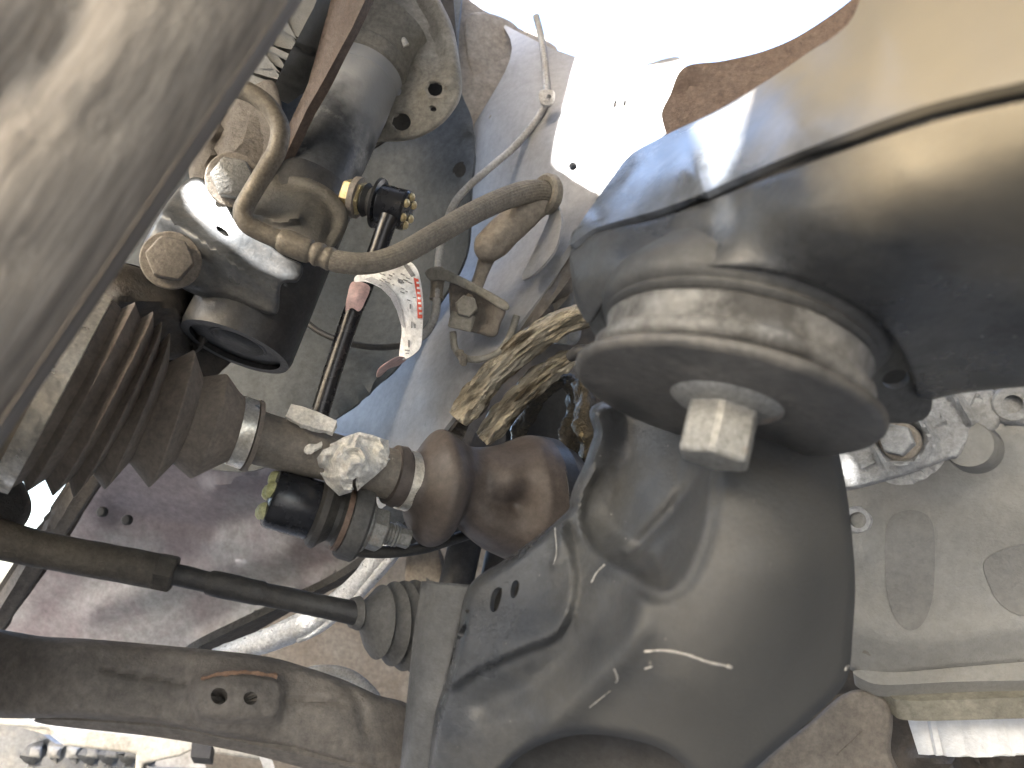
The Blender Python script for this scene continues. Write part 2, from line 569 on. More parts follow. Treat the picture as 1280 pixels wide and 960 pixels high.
M['rubber'] = mat('black rubber', (.022, .022, .023), (.04, .039, .037), 40, (.45, .65), bump=.15, dirt=(.10, .09, .075), dirt_amt=.36, dscale=25, dsoft=.2)
M['rubber_grey'] = mat('dusty grey rubber', (.05, .051, .053), (.08, .08, .08), 40, (.6, .75), bump=.15, dirt=(.115, .11, .10), dirt_amt=.44, dscale=25, dsoft=.2)
M['clamp'] = mat('stainless clamp band', (.62, .59, .52), (.72, .70, .64), 60, (.25, .4), metal=.85, bump=.08, dirt=(.40, .36, .29), dirt_amt=.38, dscale=50)
M['pipe'] = mat('dull zinc brake pipe', (.20, .175, .135), (.27, .24, .19), 60, (.35, .55), metal=.5, bump=.15, dirt=(.14, .12, .095), dirt_amt=.45, dscale=40, dsoft=.2)
M['hose'] = mat('ribbed dusty hose', (.155, .135, .11), (.21, .185, .15), 60, (.6, .75), bump=.2, dirt=(.27, .245, .20), dirt_amt=.45, dscale=50, dsoft=.2)
M['shaft'] = mat('dirty axle shaft', (.13, .115, .095), (.20, .175, .145), 35, (.4, .6), bump=.2, dirt=(.24, .21, .17), dirt_amt=.40, dscale=30, dsoft=.2, speck=(.48, .45, .38), speck_amt=.70, speck_scale=120)
M['white'] = mat('white torn tape', (.60, .58, .52), (.72, .70, .66), 70, (.5, .8), bump=.2, bscale=150, dirt=(.36, .32, .25), dirt_amt=.34, dscale=70, dsoft=.08)
M['bolt'] = mat('yellowish zinc bolt', (.22, .218, .205), (.30, .297, .28), 60, (.38, .55), metal=.35, bump=.2, bscale=500, dirt=(.36, .22, .13), dirt_amt=.27, dscale=40, dsoft=.15)
M['bolt_brown'] = mat('dusty brown bolt', (.22, .195, .165), (.28, .25, .215), 60, (.55, .75), metal=.1, bump=.2)
M['gold'] = mat('yellow passivated zinc', (.62, .50, .26), (.75, .65, .40), 80, (.3, .45), metal=.7, bump=.1)
M['rivet'] = mat('yellow green rivet', (.50, .50, .22), (.62, .60, .34), 90, (.4, .6), metal=.2, bump=.2)
M['bush'] = mat('worn beige bushing', (.14, .14, .135), (.23, .228, .22), 26, (.32, .5), bump=.15, dirt=(.05, .049, .047), dirt_amt=.46, dscale=22, dsoft=.08)
M['washer'] = mat('dark grey washer plate', (.028, .030, .032), (.048, .049, .05), 25, (.3, .45), bump=.1, dirt=(.16, .15, .135), dirt_amt=.42, dscale=30, dsoft=.25, speck=(.22, .2, .18), speck_amt=.72, speck_scale=300)
M['alu'] = mat('dusty cast aluminium', (.20, .202, .196), (.24, .241, .234), 14, (.5, .7), bump=.2, bscale=600, grain=.14, dirt=(.185, .18, .165), dirt_amt=.44, dscale=12, dsoft=.25, speck=(.15, .14, .12), speck_amt=.73, speck_scale=160)
M['alu_oil'] = mat('oil stained aluminium', (.105, .104, .08), (.085, .084, .066), 16, (.35, .55), bump=.2, dirt=(.30, .285, .24), dirt_amt=.42, dscale=9, dsoft=.3)
M['alu_bright'] = mat('bright cast aluminium', (.30, .31, .325), (.40, .41, .425), 40, (.4, .55), metal=.35, bump=.3, bscale=600, dirt=(.20, .195, .18), dirt_amt=.42, dscale=30, dsoft=.15)
M['midgrey'] = mat('dull mid grey', (.14, .14, .135), (.17, .169, .162), 14, (.6, .8), bump=.2, grain=.2)
M['pan'] = mat('pale alloy pan', (.50, .52, .55), (.58, .60, .63), 20, (.4, .55), bump=.15, grain=.12)
M['foil'] = mat('straw coloured foil wrap', (.25, .215, .15), (.46, .42, .34), 70, (.22, .4), metal=.45, bump=.6, bscale=140, dirt=(.07, .052, .03), dirt_amt=.45, dscale=60, dsoft=.06, bdist=.0008, stretch=((P(740, 392, .48) - P(578, 520, .50)), .22))
M['wet'] = mat('oily black pipe', (.035, .028, .018), (.08, .065, .04), 60, (.12, .28), metal=.2, bump=.6, bscale=130, speck=(.35, .28, .16), speck_amt=.68, speck_scale=110, bdist=.001)
M['engine'] = mat('dark engine castings', (.035, .032, .03), (.06, .055, .05), 15, (.5, .7), bump=.3, dirt=(.09, .075, .06), dirt_amt=.42)
M['plastic_grey'] = mat('grey plastic', (.12, .125, .13), (.17, .175, .18), 20, (.5, .65), bump=.1, dirt=(.26, .25, .22), dirt_amt=.42)
M['cream'] = mat('pale plastic', (.36, .35, .32), (.44, .43, .40), 16, (.5, .7), bump=.1, dirt=(.27, .255, .22), dirt_amt=.42)
M['cable'] = mat('grey cable sheath', (.33, .33, .325), (.42, .42, .41), 60, (.5, .65), bump=.1, dirt=(.26, .24, .21), dirt_amt=.45)
M['braid'] = mat('silver braided sleeve', (.62, .63, .64), (.75, .75, .74), 60, (.25, .45), metal=.5, bump=.6, bscale=500, dirt=(.40, .38, .33), dirt_amt=.36)
M['label_white'] = mat('paper label', (.78, .78, .77), (.82, .82, .81), 20, (.5, .6), bump=.03)
M['label_pink'] = mat('label backing', (.60, .42, .40), (.66, .48, .46), 20, (.5, .6), bump=.03)
M['red'] = mat('red print', (.62, .085, .05), (.70, .13, .08), 200, (.5, .6), bump=0)
M['ink'] = mat('grey print', (.16, .16, .165), (.24, .24, .245), 300, (.5, .6), bump=0)
M['ink_light'] = mat('light grey print', (.42, .42, .43), (.50, .50, .51), 200, (.5, .6), bump=0)
M['concrete'] = mat('grey yard asphalt', (.105, .107, .11), (.145, .147, .15), 3, (.8, .9), bump=.3, bscale=80, dirt=(.085, .086, .088), dirt_amt=.42, dscale=1.2)
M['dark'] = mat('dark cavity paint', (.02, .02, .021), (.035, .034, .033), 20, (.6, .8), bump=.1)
M['copper'] = mat('reddish brown steel', (.15, .10, .072), (.20, .145, .11), 40, (.5, .7), bump=.2)
M['scratch'] = mat('scratched bare metal', (.30, .29, .27), (.42, .41, .385), 200, (.4, .6), metal=.2, bump=.2)

# ------------------------------------------------------------------ ground
gm = mesh([(-40, -40, 0), (40, -40, 0), (40, 40, 0), (-40, 40, 0)], [(0, 1, 2, 3)])
g = link('ground', gm, M['concrete'], None, False)
g['kind'] = 'structure'
g['label'] = 'grey asphalt ground below the car'

# ------------------------------------------------------------------ car body
body = thing('car_body', 'grey and mauve inner wing panels of the car body and an added sun shade panel and side wall', 'car body', P(620, 300, .62))
# wheelhouse panel behind the strut
relief('wheelhouse_panel', [(380, -60), (560, -60), (572, 60), (576, 112), (590, 150), (593, 190), (588, 240), (582, 320), (545, 385), (505, 448), (462, 492), (415, 526), (300, 590), (120, 520), (110, 300), (220, 60)],
       [(250, 300, .60), (560, 30, .66), (585, 250, .585), (420, 500, .55), (480, 350, .62), (300, 560, .56), (500, 220, .63)],
       M['body_grey'], body, holes=[ellipse(575, 213, 7, 9, 20)], thick=.002, step=13,
       feats=[([(570, 120), (586, 160), (589, 230), (578, 320), (505, 440), (420, 518)], -.006, 6), ([(470, 190), (478, 300), (460, 420)], .004, 30)], rough=.0015, rscale=14)
relief('rubber_clip', ellipse(576, 214, 10, 12, 20), [(570, 205, .600), (585, 215, .596), (575, 225, .598)], M['dark'], body, thick=.004, step=4)
# frame rail and apron: the long light sheet
relief('frame_rail', [(575, -8), (620, 24), (660, 46), (705, 66), (778, 86), (850, 72), (852, 120), (838, 160), (800, 195), (760, 240), (735, 275), (712, 320), (690, 352), (655, 398), (625, 440), (590, 490), (560, 530), (530, 570), (470, 640), (380, 640), (400, 520), (500, 430), (560, 340), (572, 200), (640, 60)],
       [(650, 40, .68), (840, 90, .62), (720, 300, .52), (600, 460, .50), (500, 600, .52), (450, 560, .58), (580, 320, .62), (700, 180, .57), (760, 200, .55), (640, 230, .60)],
       M['body_silver'], body, holes=[ellipse(716, 208, 5, 5), ellipse(769, 130, 1.8, 5, 12), ellipse(781, 129, 1.8, 4, 12)], thick=.003, step=11,
       feats=[([(720, 40), (690, 120), (676, 180), (655, 240), (620, 320)], .005, 22), ([(845, 100), (800, 175), (735, 262), (690, 345), (600, 470), (540, 550)], -.005, 7), ([(735, 300), (700, 335), (640, 415), (560, 520)], .008, 10)], rough=.002, rscale=16)
relief('apron_panel', [(552, -20), (600, 10), (650, 36), (696, 60), (680, 84), (672, 140), (640, 190), (600, 240), (575, 270), (560, 200), (560, 100)],
       [(580, 0, .70), (680, 20, .72), (640, 190, .66), (580, 240, .65)], M['body_brown'], body,
       holes=[ellipse(655, 53, 3, 11, 22), ellipse(653, 133, 3, 9, 15)], thick=.002, step=12, rough=.002, rscale=15)
relief('apron_patch', [(584, 20), (618, 18), (650, 42), (622, 98), (608, 104), (592, 96), (583, 60)], [(590, 30, .690), (640, 40, .70), (605, 100, .680)], M['body_brown'], body, thick=.0015, step=8, rim=(.001, 4))
relief('backing_panel', [(540, -25), (600, 14), (640, 36), (690, 64), (700, 300), (560, 420), (540, 200)], [(560, 0, .80), (700, 0, .80), (600, 400, .74)], M['body_brown'], body, thick=.002, step=30)
relief('backing_panel', [(690, 80), (800, 110), (836, 130), (790, 200), (730, 270), (690, 300)], [(690, 90, .70), (830, 130, .68), (700, 290, .62)], M['body_brown'], body, thick=.002, step=20)
for (bx, by) in ((618, 147),):
    lathe('weld_stud', P(bx, by, .66), (P(bx - 3, by + 8, .62) - P(bx, by, .66)), [(0, .006), (.008, .0055), (.014, .004), (.015, .002)], M['body_brown'], body, seg=14)
relief('hose_flap', [(652, 347), (668, 312), (684, 276), (692, 252), (701, 268), (700, 290), (692, 315), (668, 342)], [(655, 345, .505), (692, 255, .52), (695, 310, .49)], M['body_silver'], body, thick=.0015, step=6, feats=[([(690, 255), (672, 310), (655, 345)], .004, 6)])
# boss under the brake hose
tube('hose_boss', [P(676, 252, .52), P(655, 268, .515), (P(628, 292, .51)), P(607, 312, .51), P(600, 318, .512)], [px(17, .52), px(20, .515), px(21, .51), px(19, .51), px(8, .51)], M['body_brown'], body, seg=24, rough=.0006)
tube('hose_boss_tail', [P(612, 312, .515), P(603, 338, .515), P(590, 372, .51), P(578, 392, .515)], [px(13, .5), px(9, .5), px(8, .5), px(5, .5)], M['body_brown'], body, seg=14)
# dark edge strip below the rail
relief('rail_edge', [(742, 262), (748, 275), (720, 335), (690, 378), (640, 440), (590, 505), (556, 548), (548, 540), (600, 472), (660, 392), (710, 322)], [(745, 265, .53), (640, 425, .505), (550, 545, .505), (700, 350, .51)], M['rust'], body, thick=.012, step=8, rim=(.004, 6))

# mauve panels under the axle
relief('wing_panel', [(120, 520), (330, 540), (560, 560), (560, 640), (505, 690), (430, 722), (340, 768), (245, 815), (60, 850), (0, 850), (-40, 800), (60, 690)],
       [(130, 580, .66), (480, 600, .60), (480, 690, .66), (250, 700, .70), (30, 820, .72), (240, 810, .70)], M['body_mauve'], body, thick=.003, step=12,
       feats=[([(270, 606), (310, 598), (350, 585)], -.010, 9), ([(150, 640), (260, 655), (330, 640)], .010, 16), ([(500, 690), (420, 720), (330, 765), (250, 805)], -.008, 10), ([(120, 760), (240, 720), (360, 690)], -.007, 18),
              ([(262, 668), (264, 669)], .005, 4), ([(297, 664), (307, 663)], .005, 4), ([(280, 684), (286, 683)], -.004, 4)], rough=.0025, rscale=12)
for (bx, by) in ((129, 640), (160, 650)):
    lathe('body_plug', P(bx, by, .668), CF * -1 + CU * .2, [(0, .0045), (.003, .0045), (.0045, .003)], M['dark'], body, seg=16)
relief('wing_edge_trim', [(520, 655), (530, 668), (480, 705), (400, 745), (320, 790), (270, 822), (235, 822), (250, 808), (340, 764), (430, 720)], [(520, 660, .58), (400, 735, .63), (250, 815, .65)], M['seam'], body, thick=.006, step=8, rim=(.003, 8))
relief('rear_panel', [(270, 800), (420, 720), (560, 660), (760, 660), (760, 1000), (300, 1000)], [(300, 800, .86), (560, 680, .82), (560, 950, .84)], M['body_brown'], body, thick=.002, step=30, rough=.004, rscale=8)
relief('door_pillar', [(104, 578), (128, 592), (120, 612), (60, 702), (8, 782), (-40, 850), (-60, 820), (0, 735), (50, 660)], [(110, 590, .56), (0, 780, .58), (60, 700, .57)], M['rust'], body, thick=.02, step=10, feats=[([(112, 594), (50, 680), (-30, 810)], -.006, 7)], rim=(.004, 8))
# brown panel behind the sub frame arm, under the bright gap
relief('scuttle_panel', [(828, 150), (838, 118), (856, 84), (905, 76), (960, 62), (1010, 38), (1075, -10), (1110, -60), (1360, -60), (1320, 130), (1000, 220), (860, 190)], [(840, 140, .40), (1070, 0, .33), (1000, 150, .36)], M['copper'], body, thick=.004, step=14, feats=[(ellipse(872, 116, 17, 12), .003, 4)])
# wall of dark castings deep behind
eng = thing('engine_block', 'dark engine castings in the gap behind the wrapped hoses', 'engine', P(750, 600, .8))
relief('casting', [(545, 500), (620, 420), (690, 340), (760, 250), (1000, 160), (1500, 100), (1500, 1200), (560, 1200), (530, 700)], [(560, 600, .86), (1000, 300, .80), (1100, 1000, .86), (700, 800, .84)], M['engine'], eng, thick=.02, step=24, rough=.02, rscale=9)
relief('pulley_cover', [(672, 352), (700, 340), (724, 330), (726, 420), (700, 430), (668, 420)], [(670, 360, .66), (720, 340, .66), (700, 420, .64)], M['frame_blue'], eng, thick=.01, step=8, feats=[([(680, 380), (690, 420)], -.01, 6)], rim=(.006, 10))
relief('side_cover', [(510, 690), (548, 684), (552, 760), (512, 770)], [(520, 690, .62), (550, 760, .60), (512, 770, .61)], M['body_brown'], eng, thick=.01, step=10, rim=(.003, 6))
tube('dark_pipe', [P(586, 660, .60), P(577, 700, .59), P(568, 740, .58), P(562, 770, .58)], px(21, .6), M['black_paint'], eng, seg=20)
relief('coolant_housing', [(620, 660), (700, 640), (700, 700), (640, 760), (600, 760)], [(620, 680, .60), (700, 650, .60), (620, 750, .58)], M['engine'], eng, thick=.02, step=12, rim=(.006, 12), rough=.003)

# ------------------------------------------------------------------ tyre
ra, rb = (P(382, 0, 1) - CAM).normalized(), (P(-4, 570, 1) - CAM).normalized()
tn = rb.cross(ra).normalized()
if tn.dot(CR) < 0: tn = -tn                      # points to the car's middle
tmid = (P(190, 285, 1) - CAM).normalized()
tdir = (tmid - tn * tmid.dot(tn)).normalized()
TR = 0.315
TC = CAM + tdir * (0.185 + TR) - tn * 0.0035
tyre = thing('tyre', 'large dusty grey brown tyre filling the corner beside the brake pipe, out of focus', 'tyre', TC)
def tread_r(a, s):
    f = 1.0
    x = (s * 1000)
    if x < -8:
        for gx in (-32, -70, -112, -150):
            f -= 0.022 * math.exp(-((x - gx - 2.5 * math.sin(a * 46)) / 4.5) ** 2)
        k = (a * 58 / (2 * math.pi) + x * 0.018) % 1.0
        f -= 0.010 * math.exp(-((k - 0.5) / 0.09) ** 2)
    return f
prof = []
for i in range(0, 64):
    s = -0.205 + 0.205 * i / 63
    e = min(abs(s), abs(s + .205)) / .025
    drop = 0.014 * (1 - min(1, e)) ** 2
    prof.append((s, TR - drop))
lathe('tread', TC, tn, prof, M['tyre'], tyre, seg=360, angle=60, caps=False, rfun=tread_r)
lathe('sidewall', TC, tn, [(0.0002, TR - .0145), (.001, TR - .022), (.002, TR - .04), (.003, TR - .06), (.002, TR - .08), (.001, TR - .10), (-.002, TR - .108), (-.02, TR - .112), (-.205, TR - .112)], M['tyre'], tyre, seg=120, angle=60, caps=False)

# ------------------------------------------------------------------ brake corner behind the tyre
cal = thing('brake_caliper', 'silver grey brake caliper with grooves behind the rusty strip', 'caliper', P(370, 60, .5))
relief('caliper_body', [(338, 118), (360, 70), (392, 10), (420, -60), (470, -60), (430, 40), (395, 105), (360, 130)], [(345, 110, .49), (400, 20, .50), (440, -20, .52)], M['alu'], cal, thick=.03, step=3, smooth=False,
       feats=[([(352, 52), (392, 66)], .008, 4), ([(340, 74), (376, 94)], .003, 3), ([(334, 90), (372, 110)], .003, 3)])
relief('caliper_bracket', [(250, 160), (330, 100), (352, 130), (345, 190), (320, 225), (300, 240), (240, 230)], [(260, 200, .47), (340, 120, .48), (310, 230, .46)], M['rust'], cal, thick=.02, step=9, feats=[([(285, 130), (262, 225)], .006, 5)], rim=(.004, 8), rough=.001)
strip = relief('rusty_strip', [(419, -20), (466, -20), (440, 35), (402, 105), (384, 136), (352, 205), (338, 222), (334, 212), (352, 175), (385, 105)], [(430, 0, .455), (350, 210, .47), (400, 90, .46)], M['strip'], None, thick=.006, step=5, smooth=False, feats=[([(428, -30), (395, 90), (342, 216)], .005, 9)])
tag(strip, 'narrow rusty brown steel strip slanting past the strut tube', 'steel strip')
kn = thing('steering_knuckle', 'dark cast steering knuckle between the pleated boot and the strut bracket', 'knuckle', P(200, 390, .44))
relief('knuckle_arm', [(110, 350), (150, 330), (205, 345), (250, 352), (262, 380), (258, 430), (215, 450), (150, 440), (100, 420)], [(120, 360, .42), (250, 370, .46), (200, 440, .45)], M['engine'], kn, thick=.03, step=9, feats=[([(150, 372), (200, 380), (225, 392)], -.012, 16), ([(238, 372), (240, 430)], .014, 8)], rim=(.008, 14), rough=.001)
relief('knuckle_lug', [(-60, 590), (10, 588), (38, 622), (32, 655), (-10, 690), (-60, 690)], [(-20, 600, .37), (30, 630, .38), (-20, 680, .37)], M['engine'], kn, thick=.03, step=9, rim=(.012, 20))

# ------------------------------------------------------------------ strut
st = thing('suspension_strut', 'black suspension strut with dusty round spring seat and clamp bracket', 'strut', P(300, 430, .48))
s_top, s_bot = P(470, 62, .545), P(305, 412, .462)
sax = (s_top - s_bot).normalized()
def salong(t): return s_bot.lerp(s_top, t)
SL = (s_top - s_bot).length
r0 = .0262
M['strut2'] = two_tone('strut tube with grey dust', 'strut', (.40, .41, .42), (.26, .27, .275), [(s_bot.lerp(s_top, .70), sax)], .012, .09)
lathe('tube', s_bot, sax, [(.015, r0), (SL * .62, r0), (SL * .80, r0 * 1.0), (SL * .86, r0), (SL * .863, r0 * 1.03), (SL * .90, r0 * 1.04), (SL * .903, r0), (SL * 1.0, r0)], M['strut2'], st, seg=56)
lathe('collar', s_bot, sax, [(SL * .90, r0 * 1.02), (SL * .905, r0 * 1.11), (SL * .945, r0 * 1.12), (SL * .955, r0 * 1.05), (SL * 1.06, r0 * 1.3)], M['dust_metal'], st, seg=56)
seat = relief('spring_seat', [(430, -70), (520, -70), (548, -5), (566, 34), (575, 80), (577, 116), (566, 140), (546, 160), (517, 174), (485, 177), (455, 172), (430, 120), (420, 40)],
       [(440, 20, .555), (500, 60, .545), (500, 150, .530), (560, 90, .530), (530, -40, .56), (470, 170, .535)], M['dust_metal'], st,
       holes=[ellipse(544, 111, 9, 9, 20), ellipse(501.5, 152, 12, 11, 25), ellipse(541, 135.5, 5, 3.6, 25), ellipse(496, 114, 6, 6)], thick=.003, step=6,
       feats=[([(525, -50), (553, 20), (564, 70), (561, 105)], -.004, 8), ([(498, -40), (532, 25), (547, 70)], .005, 7), ([(472, -25), (506, 20), (522, 60), (524, 85)], -.003, 8),
              (ellipse(543, 111, 13, 13, 0), -.0025, 3.5), (ellipse(501, 152, 15, 14, 0), -.002, 3.5), ([(450, 8), (478, 28), (498, 58), (504, 85)], .006, 5)], rim=(.006, 7), rough=.0005)
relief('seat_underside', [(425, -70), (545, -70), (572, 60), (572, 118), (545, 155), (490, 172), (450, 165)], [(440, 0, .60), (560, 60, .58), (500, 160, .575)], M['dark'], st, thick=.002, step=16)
tube('light_patch_stub', [P(494, 39, .540), P(500, 47, .528), P(508, 58, .528)], [px(4, .54), px(5.5, .54), px(4.5, .54)], M['white'], st, seg=12)  # small white stub added to stand for a patch of sunlight
# clamp sleeve round the tube and the bracket cheeks
sl0, sl1 = salong(-.055), salong(.47)
lathe('bracket_sleeve', sl0, sax, [(.0, .0275), (.0, .0325), (.004, .0335), ((sl1 - sl0).length * .96, .0303), ((sl1 - sl0).length, .0285), ((sl1 - sl0).length, .026)], M['black_paint'], st, seg=56, caps=False)
lathe('tube_end', sl0, sax, [(.0035, .0005), (.0035, .017), (.0050, .019), (.0040, .0290)], M['black_paint'], st, seg=40)
lathe('tube_end_cap', sl0, sax, [(.0020, .0001), (.0010, .008), (.0015, .013), (.0040, .0165)], M['rubber'], st, seg=40)
relief('bracket_cheek', [(176, 318), (192, 280), (226, 232), (250, 222), (276, 246), (318, 290), (352, 318), (378, 332), (372, 352), (352, 356), (346, 392), (318, 388), (270, 376), (238, 366), (214, 352), (188, 345)],
       [(200, 300, .425), (245, 232, .445), (360, 335, .435), (340, 385, .430), (250, 360, .428), (290, 300, .424)], M['cheek'], st, holes=[ellipse(278, 289, 10, 3.2, 38)], thick=.004, step=7,
       feats=[([(205, 268), (250, 300), (300, 335), (350, 365)], -.010, 14), ([(236, 366), (290, 378), (340, 400)], .006, 6)], rim=(.004, 5))
relief('bracket_wing', [(312, 262), (340, 216), (372, 218), (412, 236), (434, 262), (430, 292), (405, 318), (372, 312), (340, 300)], [(320, 260, .452), (360, 222, .466), (430, 270, .457), (390, 310, .438), (380, 262, .4445)], M['black_dust'], st, thick=.004, step=5,
       feats=[([(318, 268), (350, 276), (372, 272)], -.006, 6), ([(352, 228), (392, 240), (416, 268), (408, 300)], .003, 6)], rim=(.004, 6))
for k, (bx, by, dd) in enumerate(((211, 312, .405), (290, 212, .425))):
    ax = (P(bx - 6, by - 12, dd - .03) - P(bx, by, dd)).normalized()
    p = P(bx + 3, by + 14, dd + .012)
    b = lathe('clamp_bolt', p, ax, [(0, .0155), (.0025, .0155), (.003, .0148)], M['bolt_brown'], st, seg=30)
    hexhead('bolt_head', p + ax * .003, ax, .021, .010, M['bolt_brown' if k == 0 else 'bolt'], b, phase=.4)

# ------------------------------------------------------------------ brake hose
bh = thing('brake_hose', 'bent steel brake pipe crimped to a ribbed dusty rubber hose', 'brake hose', P(400, 320, .42))
pd = .40
tube('metal_pipe', [P(285, 108, pd), P(302, 112, pd), P(318, 119, pd), P(337, 135, pd), P(350, 160, pd), P(346, 188, pd), P(333, 211, pd), P(318, 236, pd - .002), P(304, 262, pd - .004), P(309, 279, pd - .004), P(329, 291, pd - .002), P(358, 303, pd)], px(12.0, pd), M['pipe'], bh, seg=20)
fpts = [P(350, 299, pd), P(356, 301.5, pd), P(372, 308, pd), P(386, 314, pd), P(390, 315.5, pd), P(395, 317, pd), P(400, 319, pd), P(404, 321, pd), P(412, 323.5, pd), P(416, 325, pd)]
tube('crimp_ferrule', fpts, [px(r, pd) for r in (13.5, 16, 16.5, 15.5, 13, 15.5, 15.5, 13.2, 15.5, 14)], M['pipe'], bh, seg=24, sub=4, rough=.0004, rscale=200)
tube('rubber_hose', [P(408, 322, pd), P(428, 328, pd), P(462, 329, pd + .005), P(500, 318, pd + .015), P(548, 291, pd + .04), P(598, 263, pd + .07), P(640, 245, pd + .095), P(668, 239, pd + .11), P(686, 243, pd + .118)],
     [px(13.5, pd)] * 3 + [px(13.8, pd + .01), px(14, pd + .035), px(14, pd + .06), px(14, pd + .09), px(14, pd + .105), px(14, pd + .115)], M['hose'], bh, seg=72, ribs=(24, .03))
gc = P(685, 243, pd + .117)
gax = (P(700, 246, pd + .117) - P(672, 240, pd + .105)).normalized()
lathe('grommet', gc - gax * .004, gax, [(.0, .0085), (-.001, .012), (.001, .0135), (.005, .0135), (.007, .012), (.007, .007)], M['hose'], bh, seg=36, caps=False)

# ------------------------------------------------------------------ stabiliser link
lk = thing('stabilizer_link', 'black stabilizer link rod with ball joints at both ends and a peeling label', 'link rod', P(400, 520, .45))
ua, ub = P(446, 247, .472), P(510, 264, .468)
uax = (ub - ua).normalized(); UL = (ub - ua).length
j = lathe('upper_joint', ua, uax, [(UL * .42, .0135), (UL * .45, .0150), (UL * .48, .0125), (UL * .50, .0122), (UL * .95, .0122), (UL * .99, .0112), (UL * 1.0, .009)], M['gloss_black'], lk, seg=40)
lathe('dust_boot', ua, uax, [(UL * .12, .0085), (UL * .18, .0105), (UL * .26, .0085), (UL * .34, .0105), (UL * .40, .0155), (UL * .45, .0145)], M['rubber'], j, seg=32)
lathe('stud_nut', ua, uax, [(-.008, .0095), (-.007, .0105), (UL * .11, .0105), (UL * .13, .009)], M['gold'], j, seg=6, angle=20)
lathe('washer', ua, uax, [(-.002, .0125), (UL * .05, .0125), (UL * .06, .0115)], M['bolt_brown'], j, seg=24)
for k in range(6):
    a = k * math.pi / 3 + .3
    u = uax.orthogonal().normalized(); v = uax.cross(u)
    c = ua + uax * UL * .985 + (u * math.cos(a) + v * math.sin(a)) * .0085
    lathe('rivet', c, uax, [(0, .0028), (.0015, .0026), (.0025, .0015), (.0028, .0002)], M['gold'], j, seg=12)
tube('rod', [P(487, 272, .462), P(482, 284, .461), P(470, 318, .46), P(452, 365, .458), P(440, 392, .456), P(420, 452, .452), P(402, 510, .448), P(392, 545, .445), P(378, 605, .438)], [.0062, .0056, .0056, .0056, .0056, .0054, .0054, .0054, .006], M['gloss_black'], lk, seg=20)
# lower joint
la, lb = P(336, 621, .408), P(512, 675, .432)
lax = (lb - la).normalized(); LL = (lb - la).length
lj = lathe('lower_joint', la, lax, [(.0, .0125), (.001, .0150), (.003, .0160), (LL * .30, .0160), (LL * .32, .0150)], M['gloss_black'], lk, seg=44)
lathe('dust_boot', la, lax, [(LL * .30, .0150), (LL * .33, .0185), (LL * .37, .0195), (LL * .40, .0165), (LL * .44, .0135), (LL * .47, .0135), (LL * .50, .0165)], M['rubber'], lj, seg=40)
lathe('copper_washer', la, lax, [(LL * .49, .0155), (LL * .49, .0172), (LL * .525, .0172), (LL * .525, .015)], M['copper'], lj, seg=36)
hexhead('lock_nut', la + lax * LL * .665, lax, .021, .0085, M['bolt'], lj, flange=.0145, fh=.003, phase=.2)
lathe('threaded_stud', la, lax, [(LL * .78, .0065)] + [(LL * (.78 + .012 * i), .0066 if i % 2 else .0058) for i in range(1, 11)] + [(LL * .91, .0062), (LL * .915, .0058)], M['bolt'], lj, seg=24, angle=20)
hexhead('stud_tip', la + lax * LL * .905, lax, .0098, .0075, M['bolt'], lj, phase=.1, bev=.0006)
for k in range(5):
    a = k * 2 * math.pi / 5 + .9
    u = lax.orthogonal().normalized(); v = lax.cross(u)
    c = la + (u * math.cos(a) + v * math.sin(a)) * .0098 + lax * .001
    lathe('rivet', c, -lax, [(0, .0046), (.0025, .0043), (.0042, .0028), (.0048, .0003)], M['rivet'], lj, seg=14)
# label peeling off the rod
lab = relief('paper_label', [(443, 352), (448, 343), (478, 338), (500, 330), (512, 327), (522, 338), (527, 360), (529, 385), (528, 410), (526, 432), (517, 443), (503, 450), (499, 446), (500, 432), (502, 415), (500, 398), (494, 380), (484, 366), (470, 357), (456, 352)],
             [(445, 350, .440), (480, 350, .425), (510, 335, .430), (522, 380, .418), (528, 425, .428), (503, 445, .434), (498, 390, .430)], M['label_white'], lk, thick=.0004, step=4, rough=.0008, rscale=60)
relief('label_wrap', [(441, 352), (462, 358), (456, 378), (449, 389), (440, 385), (432, 388), (434, 370)], [(440, 355, .4475), (462, 360, .4495), (435, 385, .447), (450, 388, .4475), (448, 370, .4445)], M['label_pink'], lab, thick=.0004, step=4)
relief('label_tail', [(499, 446), (508, 449), (498, 457), (486, 461), (476, 470), (471, 471), (474, 461), (486, 452)], [(505, 448, .434), (488, 456, .424), (473, 470, .432)], M['label_pink'], lab, thick=.0004, step=4)
def lpatch(nm, pts, m, lift=.0009):
    cc = [(445, 350, .440 - lift), (480, 350, .425 - lift), (510, 335, .430 - lift), (522, 380, .418 - lift), (528, 425, .428 - lift), (503, 445, .434 - lift), (498, 390, .430 - lift)]
    return relief(nm, pts, cc, m, lab, thick=.0002, step=3, smooth=False, rough=.0008, rscale=60)
lpatch('red_band', [(517, 347), (523, 349), (526, 370), (528, 398), (522, 398), (521, 372)], M['red'])
lpatch('print_block', [(504, 331), (509, 330), (519, 344), (514, 346)], M['ink'])
lpatch('print_band', [(455, 349), (464, 346), (482, 354), (495, 368), (503, 388), (505, 410), (501, 405), (496, 388), (488, 372), (474, 358)], M['ink_light'])
for i in range(26):
    u, v = random.random(), random.random()
    x = 472 + 44 * u; y = 340 + 6 * v + 62 * max(0, u - .55) * v + 12 * v
    w = 2 + 4 * random.random()
    lpatch('print_mark', [(x, y), (x + w, y + .4 * w), (x + w - .5, y + .4 * w + 1.1), (x - .5, y + 1.1)], M['ink'], .0012)
for i in range(7):
    y = 352 + i * 6.4; x = 520.5 + i * .55
    lpatch('print_mark', [(x, y), (x + 3.6, y + .4), (x + 3.6, y + 3.0), (x, y + 2.6)], M['label_white'], .0014)
